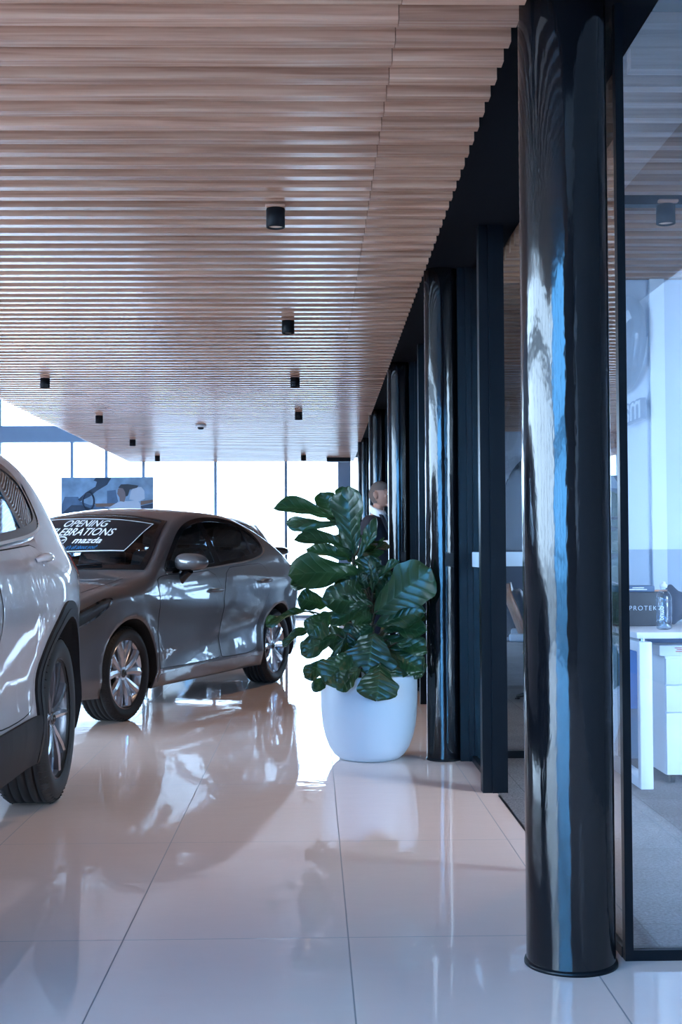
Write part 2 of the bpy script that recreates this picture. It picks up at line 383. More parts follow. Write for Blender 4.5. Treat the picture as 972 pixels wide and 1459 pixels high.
# the solid wall over the office roof and beside it
# glazed office front
def glass_front():
    r = thing('window_5', None, None); struct(r)            # pane facing the camera
    one_box('pane', (.892, 3.655, .03, 2.99, 3.667, 2.82), M['coated_glass'], r)
    one_box('bottom_rail', (.868, 3.645, 0, 2.99, 3.677, .03), M['black_metal'], r)
    one_box('corner_post', (.868, 3.645, .03, .891, 3.677, 2.82), M['black_metal'], r)
    b = one_box('frosted_band', (.892, 3.651, 1.10, 2.99, 3.6545, 1.19), M['glass'], r)
    bpy.data.objects.remove(b)
    r = thing('window_6', None, None); struct(r)            # pane along the showroom behind the first column
    one_box('pane', (.874, 3.69, .03, .886, 4.62, 2.70), M['glass'], r)
    one_box('bottom_rail', (.866, 3.68, 0, .894, 4.64, .03), M['black_metal'], r)
    one_box('end_post', (.866, 4.62, .03, .894, 4.66, 2.70), M['black_metal'], r)
    n = 7
    ends = [6.17, 9.74, 13.31, 16.88]
    for y0 in ends:
        r = thing('window_%d' % n, None, None); struct(r); n += 1
        for yy, w in ((y0, .075), (y0+.93, .08)):
            p = MB(); p.box(.80, yy, 0, .92, yy+w, 2.71); p.box(.846, yy-.006, 0, .874, yy, 2.71)
            p.build('post', M['black_metal'], r)
        y1 = y0+.93
        one_box('bottom_rail', (.862, y0+.08, 0, .90, y1-.005, .03), M['black_metal'], r)
        one_box('pane', (.876, y0+.08, .03, .886, y1-.005, 2.70), M['glass'], r)
        one_box('frosted_band', (.871, y0+.08, 1.06, .8755, y1-.005, 1.14), M['band'], r)
        y2 = min(y0+3.56, 21.6)
        one_box('pane', (.876, y1+.09, .03, .886, y2-.01, 2.70), M['glass'], r)
        one_box('bottom_rail', (.862, y1+.09, 0, .90, y2-.01, .03), M['black_metal'], r)
        one_box('frosted_band', (.871, y1+.09, 1.06, .8755, y2-.01, 1.14), M['band'], r)
    r = thing('window_%d' % n, None, None); struct(r)       # glass partition between two offices
    one_box('pane', (.935, 7.205, .04, 1.73, 7.215, 2.64), M['glass'], r)
    one_box('bottom_rail', (.925, 7.19, 0, 1.733, 7.23, .04), M['black_metal'], r)
    one_box('frosted_band', (.935, 7.199, 1.06, 1.73, 7.2045, 1.14), M['band'], r)
glass_front()
# ------------------------------------------------------------------ columns
def column(y, rad, label, x=.717):
    t = thing('round_column', label, 'column', (x, y, 0), 0, 'round black columns along the glass front')
    mb = MB(); mb.lathe([(rad,.012),(rad,.9),(rad,1.8),(rad,2.709)], n=96); mb.lathe([(0,2.709),(rad,2.709)], n=96, smooth=False)
    o = mb.build('shaft', M['column'], t)
    mb = MB(); q = rad+.006
    mb.lathe([(rad-.01,0),(q,0),(q,.006),(q-.002,.012),(rad-.01,.014)], n=64); mb.build('base_flange', M['black_metal'], t)
column(3.64, .1235, 'thick glossy black round column nearest the camera, beside the glass office corner', .714)
column(7.18, .092, 'glossy black round column right behind the white plant pot')
column(10.76, .092, 'glossy black round column the man in the suit stands half behind')
column(14.35, .092, 'slim-looking black column whose shaft rises just behind the man in the suit')
column(17.93, .092, 'farthest black round column at the end of the row, by the back windows')
# ------------------------------------------------------------------ ceiling fittings
SPOTS = []
def downlight(x, y, label, group):
    t = thing('downlight', label, 'ceiling lamp', (x, y, HC), 0, group)
    mb = MB(); r = .041
    mb.lathe([(0,.0),(r,.0),(r,-.083),(r-.005,-.085),(r-.006,-.083),(r-.006,-.05)], n=32); mb.build('housing', M['lamp'], t)
    mb = MB(); mb.lathe([(.0345,-.076),(.024,-.055),(.012,-.047),(0,-.046)], n=24); mb.build('reflector', M['lamp_in'], t)
    SPOTS.append((x, y, HC-.088))
    mb = MB(); mb.rbox(-.043,-.055,-.0008,.043,.055,.012, .003); mb.build('mounting_block', M['slat'], t)
G1 = 'black downlights on the timber slat ceiling'
def snap(y): return YN + .154*round((y-YN)/.154) + .0265
for x, y, l in [(-.157,5.62,'nearest and largest black cylinder downlight on the slat ceiling'),
                (-.155,8.37,'second black downlight back in the central row above the plant'),
                (-.148,11.1,'third black downlight back in the central row'),
                (-.148,14.0,'fourth black downlight back in the central row'),
                (-.14,20.3,'tiny farthest black downlight of the central row, near the back windows'),
                (-2.30,11.15,'nearest black downlight of the left row, by the edge of the slat ceiling'),
                (-2.34,14.2,'second black downlight back in the left row'),
                (-2.40,17.4,'third black downlight back in the left row'),
                (-2.42,20.2,'tiny farthest black downlight of the left row')]:
    downlight(x, snap(y), l, G1)
downlight(1.544, 5.585, 'black cylinder downlight inside the glass office, under its slat ceiling', 'office downlights')
downlight(1.60, snap(8.6), 'small black downlight in the room behind the office, seen beside the door post', 'office downlights')
t = thing('smoke_detector', 'round white smoke detector on the slat ceiling', 'smoke detector', (-1.32, snap(15.4), HC))
mb = MB(); mb.lathe([(0,0),(.062,0),(.062,-.018),(.055,-.03),(0,-.031)], n=28); mb.build('base', M['white_metal'], t)
mb = MB(); mb.lathe([(.036,-.03),(.034,-.048),(.02,-.056),(0,-.057)], n=24); mb.build('sensor_cap', M['lamp'], t)
t = thing('air_grille', 'narrow dark air grille under the far end of the slat ceiling', 'vent', (.42, snap(20.9), HC))
mb = MB(); mb.box(-.19,-.1,-.06,.19,.1,-.001); mb.build('frame', M['lamp'], t)
mb = MB()
for i in range(5): mb.box(-.17,-.08+i*.036,-.066,.17,-.066+i*.036,-.058)
mb.build('louvre', M['mullion'], t)
# ------------------------------------------------------------------ wall sign behind the camera, mirrored in the office glass
def emblem(mb, c, ex, ez, en, w, h, r, depth):
    """oval ring with a winged V: ex right, ez up, en out of the wall"""
    ex, ez, en, c = Vector(ex), Vector(ez), Vector(en), Vector(c)
    ring = [c + ex*(w/2*math.cos(t)) + ez*(h/2*math.sin(t)) for t in np.linspace(0, 2*math.pi, 49)[:-1]]
    mb.tube(ring, r, closed=True)
    pts = []
    for sx in (1, -1):
        path = [(-.0,-.16),(.10,-.05),(.20,.10),(.30,.17),(.42,.16)]
        pp = [c + ex*(sx*a*w) + ez*(b*h) for a, b in path]
        mb.tube(pp, [r*.8, r*.95, r*1.0, r*.8, r*.5])
        path = [(.47,.15),(.36,-.05),(.22,-.32),(.10,-.47)]
        pp = [c + ex*(sx*a*w) + ez*(b*h) for a, b in path]
        mb.tube(pp, [r*.4, r*.6, r*.6, r*.4])
t = thing('wall_sign', 'chrome oval emblem with lettering below, seen mirrored in the office glass', 'sign', (2.99, -4.72, 3.06))
mb = MB(); emblem(mb, (-.09,0,0), (0,-1,0), (0,0,1), (-1,0,0), 1.36, .78, .06, .05); mb.build('emblem', M['dark_chrome'], t)
vs, fs = text_shape('mazda', .42, extrude=.022, bold=.022, align='CENTER')
mb = MB(); mb.add([(-.07-z, -x*1.28, y*.8-.74) for x, y, z in vs], fs); lt = mb.build('lettering', M['dark_chrome'], t)
vs, fs = text_shape('mazda', .42, bold=.004, align='CENTER')
mb = MB(); mb.add([(-.094, -x*1.28, y*.8-.74) for x, y, z in vs], fs); mb.build('letter_face', M['white_metal'], lt)
for yy, zz in ((-.45,-.7),(0,-.7),(.45,-.7),(-.58,0),(.58,0)):
    mb = MB(); mb.cyl((-.10,yy,zz),(.0,yy,zz),.012); mb.build('wall_pin', M['black_metal'], t)
# ------------------------------------------------------------------ cars
def pchip(pts):
    x = np.array([p[0] for p in pts], float); y = np.array([p[1] for p in pts], float)
    h = np.diff(x); d = np.diff(y)/h; m = np.zeros(len(x)); m[0] = d[0]; m[-1] = d[-1]
    for i in range(1, len(x)-1):
        if d[i-1]*d[i] > 0:
            w1 = 2*h[i]+h[i-1]; w2 = h[i]+2*h[i-1]; m[i] = (w1+w2)/(w1/d[i-1]+w2/d[i])
    xl, yl, ml = x.tolist(), y.tolist(), m.tolist(); n = len(xl)
    import bisect
    def f(t):
        if t <= xl[0]: return yl[0]
        if t >= xl[-1]: return yl[-1]
        i = bisect.bisect_right(xl, t)-1; hh = xl[i+1]-xl[i]; s = (t-xl[i])/hh
        return ((1+2*s)*(1-s)**2)*yl[i] + s*(1-s)**2*hh*ml[i] + s*s*(3-2*s)*yl[i+1] + s*s*(s-1)*hh*ml[i+1]
    return f
def chaikin(p, n=2, closed=True):
    for _ in range(n):
        q = []
        m = len(p)
        rng = range(m) if closed else range(m-1)
        if not closed: q.append(p[0])
        for i in rng:
            a, b = p[i], p[(i+1) % m]
            q += [(a[0]*.75+b[0]*.25, a[1]*.75+b[1]*.25), (a[0]*.25+b[0]*.75, a[1]*.25+b[1]*.75)]
        if not closed: q.append(p[-1])
        p = q
    return p
def dens(p, step=.03, closed=True):
    q = []; m = len(p)
    for i in range(m if closed else m-1):
        a, b = p[i], p[(i+1) % m]; L = math.hypot(b[0]-a[0], b[1]-a[1]); k = max(1, int(math.ceil(L/step)))
        q += [(a[0]+(b[0]-a[0])*j/k, a[1]+(b[1]-a[1])*j/k) for j in range(k)]
    if not closed: q.append(p[-1])
    return q
def area(p): return .5*sum(p[i][0]*p[(i+1)%len(p)][1]-p[(i+1)%len(p)][0]*p[i][1] for i in range(len(p)))
def inset(p, d):
    s = 1 if area(p) > 0 else -1; m = len(p); q = []
    for i in range(m):
        a, b, c = p[i-1], p[i], p[(i+1) % m]
        e1 = Vector((b[0]-a[0], b[1]-a[1])); e2 = Vector((c[0]-b[0], c[1]-b[1]))
        if e1.length < 1e-9 or e2.length < 1e-9: q.append(b); continue
        n1 = Vector((-e1.y, e1.x)).normalized()*s; n2 = Vector((-e2.y, e2.x)).normalized()*s
        nn = n1+n2
        if nn.length < 1e-6: nn = n1
        nn.normalize(); k = d/max(.35, nn.dot(n1)); q.append((b[0]+nn.x*k, b[1]+nn.y*k))
    return q
def inside(p, x, y):
    c = False; m = len(p)
    for i in range(m):
        x1, y1 = p[i]; x2, y2 = p[i-1]
        if (y1 > y) != (y2 > y) and x < (x2-x1)*(y-y1)/(y2-y1)+x1: c = not c
    return c
def clip(poly, a, zlo, keep_left):
    """cut polygon by the line x = a"""
    out = []; m = len(poly)
    for i in range(m):
        p, q = poly[i], poly[(i+1) % m]
        ip = (p[0] <= a) == keep_left; iq = (q[0] <= a) == keep_left
        if ip: out.append(p)
        if ip != iq:
            t = (a-p[0])/(q[0]-p[0]); out.append((a, p[1]+(q[1]-p[1])*t))
    return out
def sheet(mb, poly, fn, off, step=.05, skirt=.006, mi=0):
    """a 2D polygon laid on the surface fn(u, v, offset) with a turned-in edge"""
    bm = bmesh.new(); vs = [bm.verts.new((p[0], p[1], 0)) for p in poly]; bm.faces.new(vs)
    bmesh.ops.triangulate(bm, faces=bm.faces[:])
    xs = [p[0] for p in poly]; ys = [p[1] for p in poly]
    for ax, lo, hi in ((0, min(xs), max(xs)), (1, min(ys), max(ys))):
        k = int((hi-lo)/step)
        for i in range(1, k+1):
            co = [0,0,0]; co[ax] = lo+i*(hi-lo)/(k+1); no = [0,0,0]; no[ax] = 1
            bmesh.ops.bisect_plane(bm, geom=bm.verts[:]+bm.edges[:]+bm.faces[:], plane_co=co, plane_no=no, dist=1e-6)
    bmesh.ops.remove_doubles(bm, verts=bm.verts[:], dist=1e-5)
    uvs = {v: (v.co.x, v.co.y) for v in bm.verts}
    eb = [e for e in bm.edges if e.is_boundary]
    pairs = []
    bm.verts.index_update()
    top = [fn(*uvs[v], off) for v in bm.verts]; idx = {v: i for i, v in enumerate(bm.verts)}
    fs = [[idx[v] for v in f.verts] for f in bm.faces]
    mb.add(top, fs, True, mi)
    if skirt:
        for e in eb:
            a, b = e.verts
            mb.add([fn(*uvs[a], off), fn(*uvs[b], off), fn(*uvs[b], off-skirt), fn(*uvs[a], off-skirt)], [(0,1,2,3)], False, mi)
    bm.free()
def ring(mb, outer, inner, fn, off, mi=0, skirt=.006, closed=True):
    m = len(outer); vs = [fn(*p, off) for p in outer]+[fn(*p, off) for p in inner]
    rg = range(m) if closed else range(m-1)
    mb.add(vs, [(i, (i+1) % m, m+(i+1) % m, m+i) for i in rg], True, mi)
    if skirt:
        for pl in (outer, inner):
            vs = [fn(*p, off) for p in pl]+[fn(*p, off-skirt) for p in pl]
            mb.add(vs, [(i, (i+1) % m, m+(i+1) % m, m+i) for i in rg], False, mi)

class Shape:
    def __init__(s, c):
        s.c = c; s.L = c['L']; s.W = pchip(c['W']); s.zr = pchip(c['zr']); s.zt = pchip(c['zt']); s.z0 = pchip(c['z0'])
        s.zbf = pchip(c['belt']); s.fz = pchip(c['fz']); s.rr = pchip(c['rr'])
    def zb(s, a): return min(s.zbf(a), s.zr(a)-.02)
    def side(s, a, z):
        W = s.W(a); zr = s.zr(a); zb = s.zb(a); c = s.c
        w = W*s.fz(min(z, zb))
        if z > zb: d = z-zb; w -= c['k1']*d + c['k2']*d*d
        # door crease, haunches and arch flares
        for (a0, z0, a1, z1, dep, sg) in c['crease']:
            if a0-.3 < a < a1+.3:
                t = (a-a0)/(a1-a0); zc = z0+(z1-z0)*t; fade = min(1, max(0, (a-a0+.3)/.3))*min(1, max(0, (a1+.3-a)/.3))
                q = (z-zc)/sg
                if abs(q) < 4: w += dep*fade*(math.exp(-q*q) if q > 0 else math.exp(-q*q*.35))
        for ax in (c['af'], c['ar']):
            r = math.hypot(a-ax, z-c['R'])
            if z < zb+.02: w += c['flare']*math.exp(-((r-c['Ra'])/.085)**2)
        q = a-c['ar']-.1
        if z < zb+.1: w += c['haunch']*math.exp(-(q/.5)**2)*math.exp(-((z-c['hz'])/.14)**2)
        r = s.rr(a); q = (z-(zr-r))/r
        if q > 0: w -= r*(1-math.sqrt(max(0, 1-min(1, q)**2)))
        return w
    def P(s, a, b, z): return (b, a-s.c['a0'], z)      # x to the car's left, y to its rear
    def sidefn(s, sg):
        def fn(a, z, off):
            z = min(z, s.zr(a)-.002); w = s.side(a, z)
            # offset along the outward normal
            wz = (s.side(a, z+.01)-s.side(a, z-.01))/.02; wa = (s.side(a+.01, z)-s.side(a-.01, z))/.02
            n = Vector((1, -wa, -wz)).normalized()
            return s.P(a+n.y*off, sg*(w+n.x*off), z+n.z*off)
        return fn
    def top(s, a, b):
        zr = s.zr(a); wr = s.side(a, zr); t = min(1, abs(b)/max(wr, .01))
        return zr+(s.zt(a)-zr)*(1-t**2.3)
    def topfn(s, a, b, off):
        z = s.top(a, b); da = (s.top(a+.02, b)-s.top(a-.02, b))/.04; db = (s.top(a, b+.02)-s.top(a, b-.02))/.04
        n = Vector((-db, -da, 1)).normalized()
        return s.P(a+n.y*off, b+n.x*off, z+n.z*off)
    def wr(s, a): return s.side(a, s.zr(a))

def car_body(S, c, mats, parent):
    """lofted shell: sides, bonnet, screens, roof and floor, with wheel arches and window openings cut"""
    L = S.L; st = [0, .012, .03, .055]
    a = .085
    while a < L-.09: st.append(a); a += .026
    st += [L-.055, L-.03, L-.012, L]
    nl, nu, nt_, nb = 26, 14, 14, 4
    bm = bmesh.new(); rows = []
    for a in st:
        z0 = S.z0(a); zr = S.zr(a); zl = min(S.zb(a), zr-.10); zl = max(zl, z0+.1)
        pts = [(S.side(a, z0)*k/nb, z0, 'u') for k in range(nb)]
        pts += [(None, z0+(zl-z0)*k/nl, 's') for k in range(nl)]
        pts += [(None, zl+(zr-zl)*math.sin(.5*math.pi*k/nu), 's') for k in range(nu+1)]
        wr = S.side(a, zr)
        pts += [(wr*(1-k/nt_), None, 't') for k in range(1, nt_+1)]
        row = []
        for b, z, kd in pts:
            if kd == 's': b = S.side(a, z)
            elif kd == 't': z = S.top(a, b)
            v = bm.verts.new((b, a, z)); row.append((v, kd))
        rows.append(row)
    dels = set(); kill = []; keepf = []
    wins = [inset(p, .018) for p in c['win2d']]
    ws = c['screen']; hs = c['hatch']
    m = len(rows[0])
    def in_top(f, a, b):
        t = b/S.wr(a)
        lo = f['lo'](t); hi = f['hi'](t)
        return lo+.02 < a < hi-.02 and abs(b) < S.wr(a)-f['m']-.012
    for i in range(len(rows)-1):
        for j in range(m-1):
            q = [rows[i][j], rows[i+1][j], rows[i+1][j+1], rows[i][j+1]]
            cv = sum((v.co for v, _ in q), Vector())/4; kd = rows[i][j][1]; dead = False
            kd2 = rows[i][j+1][1]
            if cv.x > .45 and cv.z < c['R']+c['Ra']+.05:
                for ax in (c['af'], c['ar']):
                    if math.hypot(cv.y-ax, cv.z-c['R']) < c['Ra'] and (kd in 's' or cv.x > c['inner']): dead = 'arch'
            if kd == 's' and kd2 == 's' and any(inside(p, cv.y, cv.z) for p in wins): dead = 'win'
            if kd == 't' or kd2 == 't':
                if in_top(ws, cv.y, cv.x) or in_top(hs, cv.y, cv.x): dead = 'win'
            (kill if dead == 'arch' else keepf).append(q) if dead != 'win' else None
    kv = set(v for q in kill for v, k in q); kf = set(v for q in keepf for v, k in q)
    for v in kv & kf:
        if v.co.x < .45: continue
        for ax in (c['af'], c['ar']):
            d = Vector((v.co.y-ax, v.co.z-c['R']))
            if d.length < c['Ra']+.12 and d.length > .01:
                isside = abs(v.co.x - S.side(v.co.y, v.co.z)) < 1e-4
                if isside and v.co.z > S.z0(v.co.y)+.005:
                    d = d.normalized()*c['Ra']; v.co.y = ax+d.x; v.co.z = c['R']+d.y; v.co.x = S.side(v.co.y, v.co.z)
    for q in keepf:
        try: bm.faces.new([v for v, _ in q])
        except ValueError: pass
    for row in (rows[0], rows[-1]):          # close nose and tail
        vs = [v for v, _ in row]
        c0 = bm.verts.new((0, vs[0].co.y, .5*(vs[0].co.z+vs[-1].co.z)))
        for p, q in zip(vs[:-1], vs[1:]): bm.faces.new((p, q, c0))
    geom = bm.verts[:]+bm.edges[:]+bm.faces[:]
    dup = bmesh.ops.duplicate(bm, geom=geom); nv = [e for e in dup['geom'] if isinstance(e, bmesh.types.BMVert)]
    for v in nv: v.co.x = -v.co.x
    bmesh.ops.reverse_faces(bm, faces=[e for e in dup['geom'] if isinstance(e, bmesh.types.BMFace)])
    bmesh.ops.remove_doubles(bm, verts=bm.verts[:], dist=2e-4)
    loose = [v for v in bm.verts if not v.link_faces]; bmesh.ops.delete(bm, geom=loose, context='VERTS')
    bmesh.ops.dissolve_degenerate(bm, dist=1e-5, edges=bm.edges[:])
    bmesh.ops.recalc_face_normals(bm, faces=bm.faces[:])
    for v in bm.verts: v.co = Vector(S.P(v.co.y, v.co.x, v.co.z))
    # make sure outside is out
    tot = sum((f.normal.dot(f.calc_center_median()-Vector((0, c['L']/2-c['a0'], .7))) for f in bm.faces))
    if tot < 0: bmesh.ops.reverse_faces(bm, faces=bm.faces[:])
    me = bpy.data.meshes.new('body')
    for f in bm.faces: f.smooth = True
    bm.to_mesh(me); bm.free()
    for x in mats: me.materials.append(x)
    o = bpy.data.objects.new('body', me); COL.objects.link(o); o.parent = parent
    so = o.modifiers.new('lining', 'SOLIDIFY'); so.thickness = .018; so.offset = -1; so.material_offset = 1; so.use_rim = True; so.material_offset_rim = 1
    return o

def wheel(parent, c, pos, side, style):
    """tyre with grooves, rim with spokes, hub cap; axis along x; side = +1 outer face to +x"""
    Rt, w, rr = c['R'], c['tw'], c['rim']
    h = w/2
    mb = MB()
    prof = [(rr-.012, .80*h), (rr+.006, .93*h), (rr+.03, 1.0*h), ((rr+Rt)/2+.012, 1.03*h), (Rt-.03, .97*h), (Rt-.008, .86*h), (Rt, .74*h)]
    gro = []
    for g in (.5, .17, -.17, -.5):
        gro += [(Rt, (g+.045)*h), (Rt-.010, (g+.035)*h), (Rt-.010, (g-.035)*h), (Rt, (g-.045)*h)]
    prof2 = [(r, -x) for r, x in reversed(prof)]
    mb.lathe(prof+gro+prof2, n=72, axis='x')
    for k in range(60):          # shoulder sipes
        t = 2*math.pi*k/60
        for sx in (1, -1):
            p0 = (sx*.70*h, (Rt+.0015)*math.cos(t), (Rt+.0015)*math.sin(t)); p1 = (sx*.95*h, (Rt-.018)*math.cos(t+.03), (Rt-.018)*math.sin(t+.03))
            mb.cyl(p0, p1, .0035, n=5, cap=False)
    rim = MB()
    rim.lathe([(rr-.004, .93*h), (rr+.004, .90*h), (rr+.002, .84*h), (rr-.018, .78*h), (rr-.028, .30*h), (rr-.05, -.3*h), (rr-.012, -.9*h)], n=64, axis='x')
    n, tw = (5, .135) if style == 'suv' else (5, .165)
    for k in range(n):
        for sg in (-1, 1):
            t0 = 2*math.pi*k/n + c.get('spin', .3); ti = t0+sg*.16; to = t0+sg*tw*2.0
            r0, r1 = .045, rr-.012
            wi, wo = (.020, .017) if style == 'suv' else (.024, .036)
            secs = []
            for q in (0, .33, .66, 1):
                r = r0+(r1-r0)*q; t = ti+(to-ti)*q; ww = wi+(wo-wi)*q; xx = .62*h+(.24*h)*(q**.7) - .0*h
                if q == 1: xx = .80*h
                e = Vector((0, math.cos(t), math.sin(t))); f = Vector((0, -math.sin(t), math.cos(t))); ctr = e*r+Vector((xx,0,0))
                secs.append([ctr-f*ww+Vector((-.022,0,0)), ctr-f*ww*.72, ctr+Vector((.006,0,0)), ctr+f*ww*.72, ctr+f*ww+Vector((-.022,0,0)), ctr+f*ww*.4+Vector((-.040,0,0)), ctr-f*ww*.4+Vector((-.040,0,0))])
            vs = [p for s_ in secs for p in s_]; fs = []
            for a_ in range(3):
                for b_ in range(7): fs.append((a_*7+b_, a_*7+(b_+1)%7, a_*7+7+(b_+1)%7, a_*7+7+b_))
            rim.add(vs, fs, False)
            if style == 'suv':    # bright machined face on each spoke
                vs = []
                for s_ in secs: vs += [s_[1]+Vector((.0015,0,0)), s_[2]+Vector((.002,0,0)), s_[3]+Vector((.0015,0,0))]
                rim.add(vs, [(3*i, 3*i+1, 3*i+4, 3*i+3) for i in range(3)], False, 1)
    rim.lathe([(0,.66*h),(.040,.66*h),(.066,.60*h),(.075,.45*h),(.07,.1*h)], n=32, axis='x')
    for k in range(5):
        t = 2*math.pi*k/5+c.get('spin',.3)+.63; rim.cyl((.55*h,.055*math.cos(t),.055*math.sin(t)),(.66*h,.055*math.cos(t),.055*math.sin(t)),.010,n=8)
    cap = MB(); cap.lathe([(0,.74*h),(.020,.735*h),(.028,.70*h),(.029,.62*h)], n=28, axis='x')
    emblem(cap, (.745*h,0,0), (0,1,0), (0,0,1), (1,0,0), .036, .030, .0025, .002)
    disc = MB(); disc.lathe([(.06,.12*h),(.155,.12*h),(.155,-.05*h),(.06,-.05*h)], n=40, axis='x', close=True)
    disc.rbox(-.05*h-.02, .085, -.06, .12*h+.02, .17, .06, .01)
    # mesh data is shared by the four wheels
    ro = rim.build('wheel', [M['rim_'+style], M['rim_face']], parent); ro.location = pos; ro.rotation_euler = (0, 0, 0 if side > 0 else math.pi)
    mb.build('tyre', M['tyre'], ro); cap.build('hub_cap', M['hub'], ro); disc.build('brake_disc', M['disc'], ro)
    return ro

def mirror_part(S, a, z, sg, parent, scale=1.0, low='mirror_low'):
    w = S.side(a, min(z-.08, S.zb(a)))
    p = S.P(a, sg*(w+S.c['mout']), z)
    mb = MB()
    def shp(q, hi=True):
        x, y, zz = q
        sgn = 1 if x*sg > 0 else -1
        zz = zz*(.78+.22*(-x*sg)) if True else zz
        y = y if y < 0 else y*.35
        k = 1/max(1e-6, (abs(x)**3+abs(zz)**3)**(1/3)) if False else 1
        return Vector((math.copysign(abs(x)**.75, x), y, math.copysign(abs(zz)**.8, zz)))
    mb.sphere(p, (.128*scale, .125*scale, .082*scale), 32, 20, fn=shp)
    # upper shell coloured, lower rim black: two materials by height
    o = mb.build('door_mirror', [M[S.c['paint']], M['gloss_black'], M['mirror_band']], parent)
    for f in o.data.polygons:
        zc = (f.center.z-p[2])/scale
        f.material_index = 1 if zc < -.052 else 0
    mb = MB()
    mb.tube([(p[0]-sg*.02, p[1]-.01, p[2]-.055*scale), (p[0]-sg*.07, p[1]-.0, p[2]-.10*scale), S.P(a-.02, sg*(w-.02), z-.15*scale)], [.035*scale, .032*scale, .045*scale], n=14)
    mb.build('mirror_arm', M['gloss_black'], o)
    mb = MB(); mb.sphere((p[0], p[1]+.040*scale, p[2]), (.108*scale, .006, .062*scale), 24, 12); mb.build('mirror_glass', M['chrome'], o)
    return o
def handle_part(S, a, z, sg, parent):
    fn = S.sidefn(sg)
    c = Vector(fn(a, z, 0)); up = (Vector(fn(a, z+.02, 0))-Vector(fn(a, z-.02, 0))).normalized(); al = (Vector(fn(a+.02, z, 0))-Vector(fn(a-.02, z, 0))).normalized()
    n = al.cross(up)*(-sg)
    n = n if n.x*sg > 0 else -n
    mb = MB()
    def blob(ctr, ra, ru, rn, mi):
        bm = bmesh.new(); bmesh.ops.create_uvsphere(bm, u_segments=24, v_segments=14, radius=1)
        vs = [ctr+al*(v.co.x*ra)+up*(v.co.y*ru)+n*(v.co.z*rn) for v in bm.verts]; bm.verts.index_update()
        mb.add(vs, [[v.index for v in f.verts] for f in bm.faces], True, mi); bm.free()
    blob(c-n*.004, .055, .040, .0075, 0)
    mb2 = MB()
    pts = [c+al*x+n*y for x, y in ((-.085,.004),(-.07,.026),(-.02,.036),(.04,.036),(.085,.030),(.10,.006))]
    mb2.tube(pts, [.010,.014,.016,.016,.015,.010], n=14)
    r = mb2.build('door_handle', M[S.c['paint']], parent)
    mb.build('handle_cup', M[S.c['paint']], r)
    return r
def seat_part(parent, x, y, z, sc=1.0):
    mb = MB()
    mb.rbox(x-.25, y-.26, z, x+.25, y+.25, z+.16, .05, 3)
    bm = bmesh.new(); bmesh.ops.create_cube(bm, size=1)
    for v in bm.verts: v.co = Vector((v.co.x*(.48-.08*(v.co.z>0)), v.co.y*.13, v.co.z*.60))
    bmesh.ops.bevel(bm, geom=bm.edges[:], offset=.05, segments=3, profile=.5, affect='EDGES')
    mb.bm(bm, True, 0, Matrix.Translation((x, y+.29, z+.42)) @ Matrix.Rotation(R(-17), 4, 'X'))
    bm = bmesh.new(); bmesh.ops.create_cube(bm, size=1)
    for v in bm.verts: v.co = Vector((v.co.x*.26, v.co.y*.10, v.co.z*.18))
    bmesh.ops.bevel(bm, geom=bm.edges[:], offset=.04, segments=3, profile=.5, affect='EDGES')
    mb.bm(bm, True, 0, Matrix.Translation((x, y+.42, z+.83)) @ Matrix.Rotation(R(-12), 4, 'X'))
    mb.cyl((x-.06, y+.38, z+.68), (x-.06, y+.41, z+.78), .007); mb.cyl((x+.06, y+.38, z+.68), (x+.06, y+.41, z+.78), .007)
    return mb.build('seat', M['seat'], parent)

